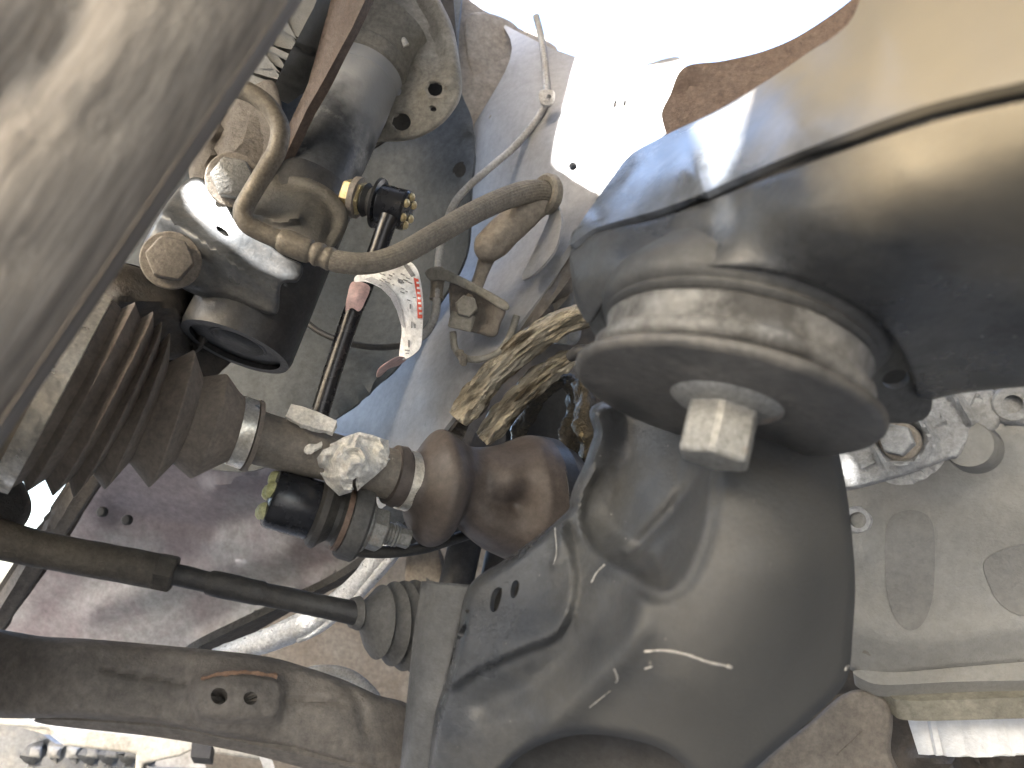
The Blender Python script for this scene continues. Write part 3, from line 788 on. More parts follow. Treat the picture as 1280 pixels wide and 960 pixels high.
for (x, y, w, h) in ((512, 380, 1.5, 6), (514, 402, 1.2, 8), (510, 425, 2.0, 9), (518, 405, 1.2, 5), (506, 437, 6, 1.4), (516, 371, 4, 1.3), (507, 441, 4, 1.2)):
    lpatch('print_mark', [(x, y), (x + w, y + .3), (x + w, y + h), (x, y + h)], M['ink'], .0012)

# ------------------------------------------------------------------ stabiliser bar end
sb = thing('stabilizer_bar', 'dark grey flattened end of the stabilizer bar clamped under the link nut', 'stabilizer bar', P(440, 660, .42))
lathe('bar_eye', la, lax, [(LL * .53, .0125), (LL * .53, .0195), (LL * .56, .0205), (LL * .64, .0205), (LL * .66, .0190), (LL * .66, .008)], M['rubber_grey'], sb, seg=40, caps=False)
tube('bar', [P(425, 683, .43), P(470, 690, .435), P(520, 687, .445), P(560, 676, .455), P(640, 650, .50)], [px(9, .43), px(8, .43), px(7, .44), px(7, .45), px(7, .48)], M['rubber'], sb, seg=18)

# ------------------------------------------------------------------ drive axle
da = thing('drive_axle', 'dusty drive axle with pleated brown boot, clamps and a collapsed reddish inner boot', 'drive axle', P(400, 570, .42))
A0, A1 = P(100, 490, .365), P(690, 620, .485)
aax = (A1 - A0).normalized()
ridg = [(118, 372, -2, 596, .362), (141, 376, 18, 602, .364), (168, 380, 37, 606, .367), (191, 392, 67, 612, .371), (203, 403, 93, 615, .375), (213, 417, 131, 607, .379), (243, 438, 185, 606, .387), (284, 468, 237, 596, .396)]
vall = [None, (154, 384, 30, 597, .366, .97), (180, 394, 53, 600, .369, .93), (197, 407, 82, 602, .373, .92), (205, 424, 110, 598, .377, .88), (214, 447, 158, 582, .383, .90), (256, 467, 213, 582, .392, .92)]
rl = [ridg[0] + (1.0,), ridg[1] + (1.0,)]
for i in range(1, 7):
    v, r = vall[i], ridg[i + 1]
    rp = ridg[i]
    rl.append(v)
    rn = tuple(r[k] * .96 + v[k] * .04 for k in range(5)) + (1.0,)
    rl.append(rn)
    nxt = vall[i + 1] if i < 6 else (306, 497, 281, 577, .401, 1.0)
    rl.append(tuple(r[k] * .97 + nxt[k] * .03 for k in range(5)) + (1.0,))
rl += [(300, 491, 274, 580, .400, 1.0), (306, 497, 281, 577, .401, 1.0), (324, 504, 297, 582, .404, 1.0)]
rings('outer_joint', [(-60, 300, -190, 560, .345), (60, 340, -70, 585, .353), (120, 368, -6, 602, .361)], aax, M['shaft'], da, seg=48)
def boot_r(t, a):
    return 1 + .006 * math.sin(3 * a + 9 * t) + .004 * math.sin(5 * a - 17 * t)
ob = rings('outer_boot', rl, aax, M['boot'], da, seg=72, rfun=boot_r, angle=28)
rings('boot_clamp', [(118, 366, -8, 600, .360, 1.0), (116, 365, -9, 600, .360, 1.02), (140, 373, 15, 607, .362, 1.02), (141, 374, 16, 606, .362, 1.0)], aax, M['clamp'], da, seg=60, angle=30)
rings('boot_clamp', [(306, 498, 281, 576, .401, 1.0), (306, 497, 281, 577, .401, 1.05), (323, 503, 298, 583, .4035, 1.05), (323, 504, 298, 582, .4035, 1.0)], aax, M['clamp'], da, seg=60, angle=30)
rings('boot_lip', [(325, 503, 299, 584, .404, 1.0), (325, 502, 299, 585, .404, 1.05), (330, 504, 305, 587, .405, 1.05), (330, 505, 305, 586, .405, .9)], aax, M['boot'], da, seg=60, angle=40)
rings('shaft', [(326, 512, 303, 576, .405), (340, 518, 316, 580, .407), (430, 545, 405, 600, .420), (470, 556, 446, 612, .426), (500, 563, 476, 622, .431), (540, 575, 516, 634, .438)], aax, M['shaft'], da, seg=48)
rings('boot_lip', [(500, 561, 477, 624, .430, .95), (500, 560, 477, 625, .430, 1.08), (510, 562, 487, 630, .432, 1.08), (510, 563, 487, 629, .432, .95)], aax, M['boot_red'], da, seg=60, angle=50)
rings('boot_clamp', [(514, 566, 492, 632, .433, 1.0), (514, 565, 492, 633, .433, 1.05), (528, 569, 506, 637, .435, 1.05), (528, 570, 506, 636, .435, 1.0)], aax, M['clamp'], da, seg=60, angle=30)
def inner_r(t, a):
    # collapsed folds pressed into the near side
    dent = 0
    da_ = math.atan2(math.sin(a - math.pi * .5), math.cos(a - math.pi * .5))
    dent += .40 * math.exp(-((t - .745) / .065) ** 2 - ((da_ + .05) / .34) ** 2)
    dent += .20 * math.exp(-((t - .655) / .05) ** 2 - ((da_ - .02) / .30) ** 2)
    dent += .16 * math.exp(-((t - .58) / .05) ** 2 - ((da_ + .25) / .5) ** 2)
    dent -= .07 * math.exp(-((t - .63) / .07) ** 2 - ((da_ - .62) / .28) ** 2)
    dent -= .05 * math.exp(-((t - .66) / .07) ** 2 - ((da_ + .62) / .25) ** 2)
    dent -= .06 * math.exp(-((t - .84) / .035) ** 2 - ((da_ + .1) / .9) ** 2)
    return 1 - dent + .008 * math.sin(4 * a + 6 * t)
rings('inner_boot', [(508, 564, 486, 630, .431), (528, 566, 504, 640, .435), (540, 552, 512, 662, .438), (553, 538, 526, 680, .441), (566, 543, 545, 676, .444), (585, 557, 563, 652, .449), (606, 560, 580, 668, .453), (630, 557, 600, 684, .458), (648, 550, 626, 697, .463), (664, 544, 648, 706, .468), (678, 546, 664, 706, .471)], aax, M['boot_red'], da, seg=72, rfun=inner_r, sub=5)
rings('joint_housing', [(672, 548, 658, 702, .470, 1.0), (676, 545, 662, 706, .471, 1.0), (692, 548, 680, 706, .476, 1.0), (694, 552, 682, 702, .476, .98), (708, 558, 700, 704, .482, .98), (716, 566, 710, 700, .486, .9), (740, 590, 736, 690, .50, .9)], aax, M['black_paint'], da, seg=60, angle=35)

tp = relief('torn_tape', [(396, 573), (404, 562), (412, 559), (420, 552), (430, 546), (449, 540), (466, 544), (486, 551), (487, 566), (483, 582), (468, 596), (449, 611), (447, 596), (441, 600), (440, 615), (424, 620), (408, 605), (400, 590)],
            [(400, 575, .402), (440, 545, .408), (484, 560, .412), (430, 615, .402), (440, 580, .392), (460, 590, .398)], M['white'], None, thick=.0018, step=2.5, rough=.0065, rscale=34, smooth=False, ridged=True, angle=14)
tag(tp, 'crumpled torn white tape stuck around the middle of the axle shaft', 'tape')
tp2 = relief('tape_scrap', [(357, 520), (364, 505), (378, 508), (398, 515), (421, 526), (416, 540), (396, 536), (374, 529)], [(360, 518, .402), (420, 528, .408), (390, 534, .400), (390, 512, .408)], M['white'], None, thick=.003, step=3, rough=.0012, rscale=60, smooth=False, ridged=True, angle=25)
tag(tp2, 'flat scrap of white tape at the foot of the black link rod', 'tape')
tp3 = relief('tape_fleck', [(380, 561), (386, 555), (395, 555), (402, 552), (402, 558), (394, 562), (390, 567), (383, 567)], [(382, 562, .398), (400, 554, .401), (390, 566, .397)], M['white'], None, thick=.0012, step=3, rough=.002, rscale=150)
tag(tp3, 'tiny white tape fleck on the axle shaft beside the large torn tape', 'tape')

# ------------------------------------------------------------------ tie rod
tr = thing('tie_rod', 'dirty dark tie rod with adjusting sleeve, lock nut and grey pleated boot', 'tie rod', P(240, 725, .39))
tube('outer_sleeve', [P(-60, 655, .37), P(30, 682, .375), P(110, 698, .38), P(198, 714, .385)], [px(28, .37), px(23, .375), px(22, .38), px(22, .385)], M['tie'], tr, seg=30, rough=.0003)
tax = (P(222, 719, .387) - P(198, 714, .385)).normalized()
hexhead('lock_nut', P(196, 713.5, .385), tax, .0165, .0088, M['tie'], tr, phase=.5)
tube('inner_rod', [P(205, 716, .386), P(232, 721, .387), P(262, 728, .389), P(266, 729, .389), P(322, 741, .392), P(330, 743, .393), P(400, 757, .397), P(448, 767, .40)], [px(r, .39) for r in (13, 13, 13, 15.5, 15.5, 14, 14.5, 15.5)], M['rubber'], tr, seg=24, rough=.0003)
tb = []
for (r, sc) in (((443, 748, 436, 784, .400), 1), ((452, 747, 444, 786, .400), 1.05), ((455, 750, 447, 784, .4005), .92), ((462, 750, 450, 790, .401), 1), ((478, 739, 458, 814, .404), 1.0), ((484, 735, 463, 819, .405), 1.04), ((488, 738, 468, 819, .406), .90),
                ((492, 735, 473, 822, .4065), .90), ((500, 730, 481, 828, .408), 1.02), ((504, 732, 486, 827, .409), .88), ((507, 732, 489, 828, .4095), .88), ((513, 729, 495, 834, .411), 1.02), ((517, 732, 500, 831, .412), .88), ((520, 732, 503, 831, .4125), .88), ((526, 728, 508, 836, .414), 1.02), ((530, 734, 514, 830, .415), .9), ((560, 738, 545, 828, .425), .9)):
    tb.append(r + (sc,))
rings('boot', tb, (P(560, 790, .43) - P(450, 768, .40)).normalized(), M['rubber_grey'], tr, seg=48, angle=70)

# ------------------------------------------------------------------ control arm
ca = thing('control_arm', 'rusty brown lower control arm beam with a raised pad and two holes', 'control arm', P(240, 860, .37))
cab = relief('beam', [(-40, 792), (60, 796), (130, 800), (240, 810), (330, 820), (380, 833), (430, 850), (470, 868), (520, 890), (540, 980), (455, 962), (400, 948), (300, 926), (200, 908), (100, 898), (-40, 888)],
       [(-30, 800, .36), (-30, 885, .345), (200, 815, .365), (200, 905, .35), (350, 830, .38), (350, 935, .365), (510, 890, .40), (500, 960, .385), (100, 845, .345), (300, 870, .355), (420, 900, .372)], M['rust'], ca,
       holes=[ellipse(274, 870, 10.5, 10.5), ellipse(313, 872.5, 8.5, 8.5)], thick=.022, step=5,
       feats=[('in', [(240, 858), (252, 846), (300, 840), (345, 846), (354, 862), (350, 890), (336, 902), (260, 900), (243, 888)], -.007, 8), ([(130, 838), (180, 846), (240, 858)], .0022, 3.5), ([(352, 874), (400, 876), (430, 880)], .0022, 3.5),
              ([(258, 846), (300, 841), (345, 845)], -.0018, 3), ([(430, 852), (450, 880), (455, 910)], .003, 7)], rim=(.012, 12), rough=.0012, rscale=40)
relief('lower_flange', [(60, 899), (200, 909), (300, 927), (400, 949), (470, 968), (470, 982), (380, 960), (300, 940), (200, 922), (60, 906)], [(60, 900, .352), (300, 930, .362), (460, 975, .38)], M['rust'], cab, thick=.006, step=7)
tube('weld_bead', [P(x, y, d) for x, y, d in ((252, 848, .350), (275, 843, .350), (300, 840.5, .351), (325, 842, .353), (346, 846, .356))], px(2.6, .355), M['rust_orange'], cab, seg=8, rough=.0008, rscale=300)
relief('hole_lining', [(255, 850), (335, 850), (335, 895), (255, 895)], [(255, 850, .385), (335, 850, .388), (300, 895, .384)], M['rust'], cab, thick=.003, step=14, smooth=False)

# ------------------------------------------------------------------ subframe
sf = thing('subframe', 'black painted pressed steel subframe with slots, pocket and a long upper arm', 'subframe', P(800, 800, .28))
pocket = [(762, 560), (744, 600), (736, 640), (744, 672), (766, 694), (792, 710), (812, 722), (832, 726), (850, 706), (866, 668), (874, 630), (880, 575), (880, 500), (772, 500)]
low_ctrl = [(540, 760, .345), (520, 950, .335), (590, 735, .343), (650, 690, .335), (705, 645, .325), (570, 850, .325), (650, 830, .305), (700, 740, .312), (760, 780, .275), (640, 940, .31),
            (730, 915, .295), (900, 620, .262), (900, 750, .248), (860, 850, .256), (1000, 700, .255), (1050, 640, .285), (1062, 760, .285), (1040, 870, .285), (950, 940, .275), (960, 560, .275), (780, 560, .30), (850, 940, .275)]
low = relief('lower_shell', [(587, 731), (648, 688), (706, 642), (712, 625), (718, 606), (730, 580), (742, 545), (760, 500), (1000, 500), (1040, 545), (1055, 595), (1064, 660), (1069, 726), (1066, 790), (1061, 842), (1046, 868), (1024, 890), (985, 925), (945, 959), (900, 1000), (872, 975), (850, 952), (820, 934), (776, 922), (730, 918), (690, 926), (650, 946), (610, 985), (560, 1010), (530, 1000), (540, 900), (556, 850), (572, 790)],
       low_ctrl, M['frame_dust'], sf,
       holes=[[(613, 762), (614, 745), (620, 735), (627, 736), (626, 750), (620, 764)], [(638, 742), (640, 730), (645, 725), (649, 730), (647, 742), (641, 748)], [(556, 838), (558, 822), (563, 808), (567, 806), (566, 822), (560, 838)], ellipse(584, 764, 2.5, 2.5), [(572, 796), (575, 787), (581, 780), (583, 784), (580, 793), (574, 799)]],
       thick=.003, step=4,
       feats=[('in', pocket, .024, 34), ([(742, 590), (728, 618), (723, 648), (734, 680), (760, 703), (790, 719), (812, 733), (836, 737), (858, 716), (875, 674), (884, 630), (888, 580)], -.0035, 7),
              ('in', [(560, 858), (600, 838), (650, 815), (692, 798), (712, 770), (720, 720), (708, 660), (706, 640), (580, 720), (540, 800)], -.008, 8),
              ([(690, 905), (740, 860), (790, 800), (800, 760)], -.006, 22), ([(610, 880), (690, 835), (740, 790), (770, 760)], .006, 24), ([(880, 585), (850, 625), (800, 680), (786, 692)], .004, 9),
              ([(700, 650), (700, 690), (694, 705)], -.002, 5)],
       rim=(.020, 13), rough=.0007, rscale=22)
relief('edge_flange', [(527, 726), (588, 731), (574, 790), (560, 850), (545, 900), (538, 1000), (494, 1000), (500, 960), (508, 880), (516, 800)], [(530, 730, .352), (585, 735, .350), (545, 900, .338), (500, 960, .342), (515, 850, .346)], M['frame_black'], sf, thick=.004, step=9, smooth=False,
       feats=[([(530, 735), (512, 850), (498, 990)], .004, 7)], rim=(.002, 5), rough=.0006, rscale=30)
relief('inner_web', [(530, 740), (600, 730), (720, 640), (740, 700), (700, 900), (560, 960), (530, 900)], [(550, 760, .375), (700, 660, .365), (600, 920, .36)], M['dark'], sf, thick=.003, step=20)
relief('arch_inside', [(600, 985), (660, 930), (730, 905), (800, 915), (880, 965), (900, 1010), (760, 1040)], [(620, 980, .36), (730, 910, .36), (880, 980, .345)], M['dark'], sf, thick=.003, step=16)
def on_lower(nm, pts, r):
    f = tps(low_ctrl)
    bmv = bpy.context.evaluated_depsgraph_get()
    out = []
    bpy.context.view_layer.update()
    for x, y in catmull(pts, False, 4):
        dr = (P(x, y, 1) - CAM).normalized()
        ok, loc, n, i_ = low.ray_cast(CAM, dr)
        if ok: out.append(loc + n * .0001)
    return tube(nm, out, [px(r * (.6 + .5 * random.random()), .25) for _ in out], M['scratch'], low, seg=6, sub=1, rough=.0002, rscale=400)
on_lower('scratch', [(805, 814), (830, 813), (858, 818), (884, 827), (908, 832)], 1.7)
on_lower('scratch', [(768, 836), (772, 848), (770, 853)], 1.3)
on_lower('scratch', [(806, 836), (815, 833)], 1.6)
on_lower('scratch', [(737, 884), (752, 872), (762, 864)], .8)
on_lower('scratch', [(694, 660), (696, 690), (692, 706)], 1.2)
on_lower('scratch', [(740, 728), (746, 716), (756, 706)], 1.6)
on_lower('chip', [(1056, 836), (1060, 832)], 2.5)
on_lower('chip', [(908, 832), (914, 834)], 3.0)
# upper arm
seam_l = [(700, 318), (716, 302), (740, 290), (770, 280), (820, 268), (870, 250), (920, 230), (1000, 198), (1070, 172), (1130, 152), (1200, 132), (1320, 104)]
up_ctrl = [(722, 300, .285), (760, 285, .272), (860, 255, .245), (1000, 200, .205), (1130, 152, .175), (1300, 110, .145), (770, 225, .30), (850, 165, .30), (930, 120, .285), (1010, 90, .25), (1100, 40, .215), (1300, -20, .17), (1200, 60, .18), (860, 215, .255), (1000, 150, .215), (1150, 90, .185)]
relief('upper_shell', [(712, 306), (722, 284), (745, 250), (765, 222), (790, 192), (838, 166), (900, 136), (960, 100), (1010, 66), (1060, 30), (1130, -60), (1400, -60), (1400, 73), (1320, 93), (1200, 120), (1130, 140), (1000, 189), (920, 223), (870, 245), (820, 263), (770, 277), (740, 287)],
       up_ctrl, M['frame_up'], sf, thick=.0025, step=8, feats=[([(868, 190), (874, 230), (880, 250)], -.004, 14), ([(745, 262), (775, 240), (800, 205)], .004, 12)], rough=.0006, rscale=18)
lo_ctrl = [(722, 310, .288), (760, 290, .272), (860, 260, .245), (1000, 205, .205), (1130, 160, .175), (1300, 115, .145), (720, 350, .283), (760, 320, .264), (860, 298, .2385), (1000, 256, .1985), (1130, 216, .171), (1320, 165, .1405), (960, 318, .2155), (1080, 300, .192), (1200, 280, .174), (1350, 250, .150),
           (732, 392, .285), (757, 372, .268), (800, 350, .246), (850, 338, .230), (900, 334, .222), (960, 338, .216), (1020, 356, .215), (1080, 388, .220), (1120, 428, .232), (1200, 400, .222), (1300, 370, .204), (1150, 490, .280), (1250, 470, .255), (1320, 480, .25)]
relief('lower_arm_shell', [(714, 312), (740, 294), (770, 285), (820, 273), (870, 257), (920, 238), (1000, 208), (1130, 164), (1200, 144), (1320, 118), (1400, 98), (1400, 480), (1280, 484), (1200, 492), (1152, 500), (1140, 470), (1122, 432), (1082, 391), (1020, 358), (960, 340), (900, 335), (840, 340), (792, 354), (758, 376), (738, 404), (722, 384), (714, 345)],
       lo_ctrl, M['frame_low'], sf, holes=[ellipse(1152, 468, 1, 1)], thick=.004, step=8, rim=(.0025, 7), rough=.0005, rscale=18)
relief('lower_arm_inside', [(735, 400), (760, 360), (900, 320), (1040, 350), (1140, 430), (1160, 520), (1060, 520), (900, 460), (780, 450)], [(740, 400, .30), (900, 340, .262), (1140, 440, .275), (1100, 510, .29), (900, 450, .275)], M['frame_black'], sf, holes=[ellipse(1120, 474, 17, 12, -12)], thick=.003, step=9)
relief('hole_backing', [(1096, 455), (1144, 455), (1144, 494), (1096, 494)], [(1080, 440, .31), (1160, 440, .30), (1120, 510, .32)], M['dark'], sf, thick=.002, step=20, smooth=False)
sm3 = []
fu = tps(up_ctrl)
sd = fu(np.array(seam_l, float))
fl_ = [(x, y - 12) for x, y in seam_l[1:]] + [(x, y + 14) for x, y in seam_l[:0:-1]]
relief('seam_flange', fl_, [(x, y, float(d) + .0065) for (x, y), d in zip(seam_l, sd)] + [(x, y + 30, float(d) + .0065) for (x, y), d in zip(seam_l[::3], sd[::3])], M['seam'], sf, thick=.002, step=10)

# ------------------------------------------------------------------ subframe mount
_v = (P(918, 490, .258) - CAM).normalized()
_dn = (CR * -.215 - CU * .977); _dn = (_dn - _v * _dn.dot(_v)).normalized()
Z = -(-_v * .327 + _dn * .945).normalized()          # axis of the mount, near vertical
mt = thing('subframe_mount', 'worn beige and black rubber bushing with a large grey washer plate', 'bushing', P(914, 495, .258))
pc = P(902, 503, .258)
lathe('washer_plate', pc, -Z, [(.0018, .010), (.0018, .0478), (.0012, .0496), (.0000, .0505), (-.0014, .0505), (-.0022, .0496), (-.0022, .0460), (-.001, .030), (-.001, .010)], M['washer'], mt, seg=120, angle=60)
lathe('rubber_ring', pc, Z, [(.001, .030), (.002, .0425), (.004, .0430), (.006, .0415), (.0065, .038)], M['rubber'], mt, seg=100, caps=False, angle=60)
def worn(a, s_): return 1 + .006 * math.sin(5 * a + 1) + .004 * math.sin(11 * a)
lathe('beige_ring', pc, Z, [(.0045, .038), (.0050, .0440), (.0065, .0458), (.0095, .0460), (.0105, .0450), (.0112, .0436), (.0130, .0432), (.0180, .0436), (.0190, .0442), (.0200, .0432), (.0205, .036)], M['bush'], mt, seg=140, caps=False, angle=50, rfun=worn)
lathe('black_collar', pc, Z, [(.0200, .036), (.0200, .0440), (.0215, .0456), (.0230, .0450), (.0240, .0468), (.0265, .0482), (.0330, .0472), (.045, .040)], M['frame_black'], mt, seg=120, caps=False, angle=50)
mb = thing('mounting_bolt', 'pale zinc flanged hex bolt under the grey washer plate', 'bolt', pc - Z * .003)
bp0 = P(909, 497, .252) - Z * .002
lathe('flange', bp0 + Z * .0045, -Z, [(0, .0185), (.0022, .0196), (.0036, .0193), (.0060, .0160), (.0072, .0118)], M['bolt'], mb, seg=60, angle=50)
hexhead('hex_head', bp0 - Z * .0015, -Z, .0212, .0185, M['bolt'], mb, phase=.62, bev=.0016)
mark_pts = None

# ------------------------------------------------------------------ transmission side
tm = thing('transmission', 'dusty cast aluminium transmission housing with two darker patches and an oily bottom seam', 'transmission', P(1170, 720, .44))
hs = relief('housing', [(1030, 560), (1120, 520), (1200, 500), (1400, 480), (1400, 830), (1280, 832), (1180, 838), (1110, 846), (1070, 842), (1040, 800), (1020, 680)], [(1050, 600, .44), (1350, 560, .40), (1060, 830, .435), (1340, 820, .40), (1180, 700, .415), (1100, 750, .42)], M['alu'], tm, thick=.01, step=3.5,
       feats=[([(1070, 790), (1150, 800), (1300, 780)], -.006, 30), ([(1075, 690), (1080, 640)], -.004, 20), ([(1100, 600), (1200, 640), (1320, 640)], -.004, 40)], rim=(.008, 10), rough=.0006, rscale=20)
def hs_ctrl(lift):
    bpy.context.view_layer.update()
    def f(pts):
        out = []
        for x, y in pts:
            ok, loc = hs.ray_cast(CAM, (P(x, y, 1) - CAM).normalized())[:2]
            out.append((x, y, (loc - CAM).dot(CF) - lift if ok else .41))
        return out
    return f
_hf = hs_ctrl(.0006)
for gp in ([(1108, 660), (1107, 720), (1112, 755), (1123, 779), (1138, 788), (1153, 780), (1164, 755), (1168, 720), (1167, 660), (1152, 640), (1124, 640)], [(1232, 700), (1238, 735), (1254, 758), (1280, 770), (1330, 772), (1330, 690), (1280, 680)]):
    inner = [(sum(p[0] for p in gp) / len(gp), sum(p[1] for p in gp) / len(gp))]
    relief('dull_patch', gp, _hf(gp + inner + [((p[0] + inner[0][0]) / 2, (p[1] + inner[0][1]) / 2) for p in gp]), M['midgrey'], hs, thick=.0005, step=8)  # thin flat sheets, a darker dull grey than the casing
relief('seam_rib', [(1068, 838), (1120, 838), (1200, 830), (1400, 822), (1400, 846), (1200, 852), (1110, 856), (1080, 850)], [(1070, 840, .432), (1400, 830, .39), (1200, 850, .41)], M['alu'], tm, thick=.012, step=7)
relief('oily_flange', [(1100, 856), (1200, 853), (1400, 845), (1400, 872), (1280, 872), (1140, 876), (1110, 868)], [(1100, 860, .435), (1400, 850, .395), (1200, 874, .41)], M['alu_oil'], tm, thick=.012, step=7)
relief('oil_pan', [(1122, 874), (1200, 874), (1400, 868), (1400, 922), (1280, 921), (1222, 917), (1172, 901), (1138, 888)], [(1125, 876, .45), (1300, 875, .42), (1300, 920, .44), (1200, 905, .44)], M['pan'], tm, thick=.03, step=6, rim=(.008, 11))
rc = P(1072, 650, .43)
rf = lathe('fitting_ring', rc, (CAM - rc).normalized(), [(0, .0075), (.003, .0075), (.004, .0065), (.004, .0045), (.0, .004)], M['alu_bright'], tm, seg=32, caps=False)
lathe('fitting_core', rc - (CAM - rc).normalized() * .004, (CAM - rc).normalized(), [(0, .02), (.002, .019), (.003, .0048), (.006, .0035), (.007, .001)], M['alu'], rf, seg=24)

br = thing('mounting_bracket', 'grey cast bracket with bolt, round bosses and ribs on the transmission', 'bracket', P(1160, 550, .38))
relief('bracket_plate', [(1030, 560), (1052, 530), (1100, 508), (1150, 494), (1200, 488), (1234, 487), (1246, 498), (1262, 488), (1300, 490), (1300, 530), (1268, 532), (1240, 528), (1222, 535), (1200, 570), (1182, 576), (1125, 596), (1060, 613), (1044, 600)],
       [(1050, 570, .385), (1150, 500, .375), (1280, 500, .36), (1120, 590, .37), (1180, 570, .365)], M['alu_bright'], br, thick=.012, step=5,
       feats=[(ellipse(1126, 548, 34, 32), -.004, 6), ('in', ellipse(1124, 549, 26, 26), .005, 5), ([(1190, 492), (1208, 515), (1214, 526)], -.006, 5), ([(1098, 565), (1108, 590)], -.004, 5), ([(1150, 528), (1166, 548), (1168, 562)], -.003, 4)], rim=(.005, 6), rough=.0005, rscale=80)
bax = (P(1095, 530, .33) - P(1123, 551, .372)).normalized()
b_ = lathe('bracket_bolt', P(1125, 553, .374), bax, [(0, .0098), (.003, .0095), (.004, .0085)], M['bolt_brown'], br, seg=30)
hexhead('bolt_head', P(1125, 553, .374) + bax * .003, bax, .0135, .008, M['alu_bright'], b_, phase=.2)
bo = (P(1200, 550, .34) - P(1216, 560, .375)).normalized()
lathe('boss', P(1219, 561, .386), bo, [(0, .0125), (.012, .0120), (.026, .0112), (.028, .0105), (.0285, .001)], M['alu'], br, seg=40)
b2 = P(1266, 505, .362)
lathe('boss', b2, (CAM - b2).normalized(), [(-.01, .009), (.004, .0085), (.005, .0075), (.005, .0042), (-.008, .004)], M['alu_bright'], br, seg=32, caps=False)
lathe('boss_core', b2, (CAM - b2).normalized(), [(-.006, .0045), (-.004, .0042), (-.003, .001)], M['bolt_brown'], br, seg=18)
relief('bracket_foot', [(1190, 505), (1240, 486), (1250, 530), (1222, 540)], [(1190, 505, .372), (1240, 490, .366), (1225, 540, .362)], M['alu_bright'], br, thick=.01, step=6, rim=(.004, 6))

# rusty block and dark parts below the transmission
rb_ = relief('exhaust_bracket', [(930, 990), (960, 945), (1010, 905), (1050, 870), (1080, 862), (1112, 876), (1116, 905), (1114, 940), (1128, 975), (1120, 1010)], [(960, 960, .42), (1080, 870, .43), (1110, 980, .42)], M['rust'], None, thick=.02, step=8, rim=(.006, 8), rough=.0015)
tag(rb_, 'rusty brown steel block under the transmission beside the subframe edge', 'bracket')
dk = thing('engine_mount', 'dark rubber and steel mount below the pale oil pan', 'engine mount', P(1200, 930, .5))
relief('mount_body', [(1100, 880), (1160, 885), (1230, 905), (1400, 905), (1400, 1050), (1090, 1050)], [(1110, 890, .52), (1350, 900, .50), (1200, 1000, .50)], M['engine'], dk, thick=.03, step=9, feats=[([(1195, 960), (1192, 935), (1200, 925), (1220, 918)], -.006, 4), ([(1150, 945), (1190, 960), (1200, 985)], -.012, 14), ([(1225, 940), (1260, 950), (1290, 945)], .010, 14)], rough=.003, rscale=40)
lathe('mount_nut', P(1252, 932, .49), (CAM - P(1252, 932, .49)).normalized(), [(0, .008), (.004, .008), (.006, .005), (.0065, .001)], M['engine'], dk, seg=8, angle=20)

# ------------------------------------------------------------------ cables, bracket, wrapped hoses
bpy.context.view_layer.update()
DG0 = bpy.context.evaluated_depsgraph_get()
def onsurf(x, y, d, lift=.004):
    ok, loc = scene.ray_cast(DG0, CAM, (P(x, y, 1) - CAM).normalized())[:2]
    h = (loc - CAM).dot(CF) if ok else 9
    return P(x, y, min(d, h - lift) if h > d - .08 else d)
cb = thing('sensor_cable', 'thin pale grey cable clipped along the inner wing', 'cable', P(620, 200, .58))
tube('cable', [onsurf(*q) for q in ((670, 20, .655), (677, 48, .65), (680, 70, .645), (682, 92, .635), (683, 118, .625), (677, 140, .615), (660, 164, .605), (638, 188, .595), (612, 210, .585), (586, 233, .578), (566, 258, .572), (552, 300, .565), (547, 338, .545))], px(4.6, .6), M['cable'], cb, seg=12)
tube('cable', [P(547, 345, .52), P(546, 372, .515), P(545, 390, .515), P(538, 408, .517), P(528, 420, .52), P(518, 424, .53)], px(5.2, .52), M['cable'], cb, seg=12)
tube('cable_grommet', [P(548, 342, .525), P(547, 350, .52), P(546, 364, .518), P(545.5, 374, .517)], [px(11, .52), px(9, .52), px(8, .52), px(9, .52)], M['hose'], cb, seg=18)
clip = relief('cable_clip', [(674, 114), (690, 112), (694, 120), (690, 131), (676, 130)], [(675, 115, .588), (692, 115, .588), (685, 130, .584)], M['cable'], cb, holes=[ellipse(686, 122, 3, 4)], thick=.004, step=3, rim=(.001, 2))
tube('black_cable', [P(380, 400, .56), P(400, 415, .55), P(432, 428, .535), P(466, 434, .53), P(500, 432, .525), P(520, 420, .525)], px(4, .53), M['rubber'], cb, seg=12)
hb = thing('hose_bracket', 'small dusty brown bracket with a square bolt head on the frame rail', 'bracket', P(590, 390, .5))
relief('top_flange', [(532, 340), (542, 334), (560, 338), (600, 358), (634, 378), (630, 388), (596, 368), (560, 352), (538, 350)], [(535, 342, .515), (630, 380, .485), (580, 350, .50)], M['dust_metal'], hb, thick=.003, step=5, rim=(.002, 4))
relief('face_plate', [(565, 352), (600, 366), (631, 384), (626, 404), (618, 421), (594, 416), (567, 408), (562, 380)], [(565, 355, .512), (630, 385, .488), (617, 420, .492), (567, 405, .510)], M['rust'], hb, thick=.003, step=5, rim=(.003, 6), feats=[('in', [(572, 364), (612, 380), (606, 410), (570, 402)], .005, 5)])
bc = P(583, 385, .50)
hexhead('square_bolt', bc, (CAM - bc).normalized() + CU * .2, .0130, .007, M['dust_metal'], hb, phase=.2)
bc = P(577, 402, .50)
boxm('nut', bc, CR * .0065 - CU * .0015, CU * .004 + CR * .001, CF * .004, M['dust_metal'], hb, .001)
tube('wire_loop', [P(566, 415, .505), P(569, 436, .503), P(580, 447, .500), P(600, 449, .497), P(622, 441, .495), P(636, 422, .497), P(646, 395, .50)], px(4.5, .5), M['dust_metal'], hb, seg=10)
tube('wire_tie', [P(573, 440, .499), P(578, 447, .495), P(580, 456, .497)], [px(5, .5), px(6, .5), px(3, .5)], M['hose'], hb, seg=10, rough=.001, rscale=300)

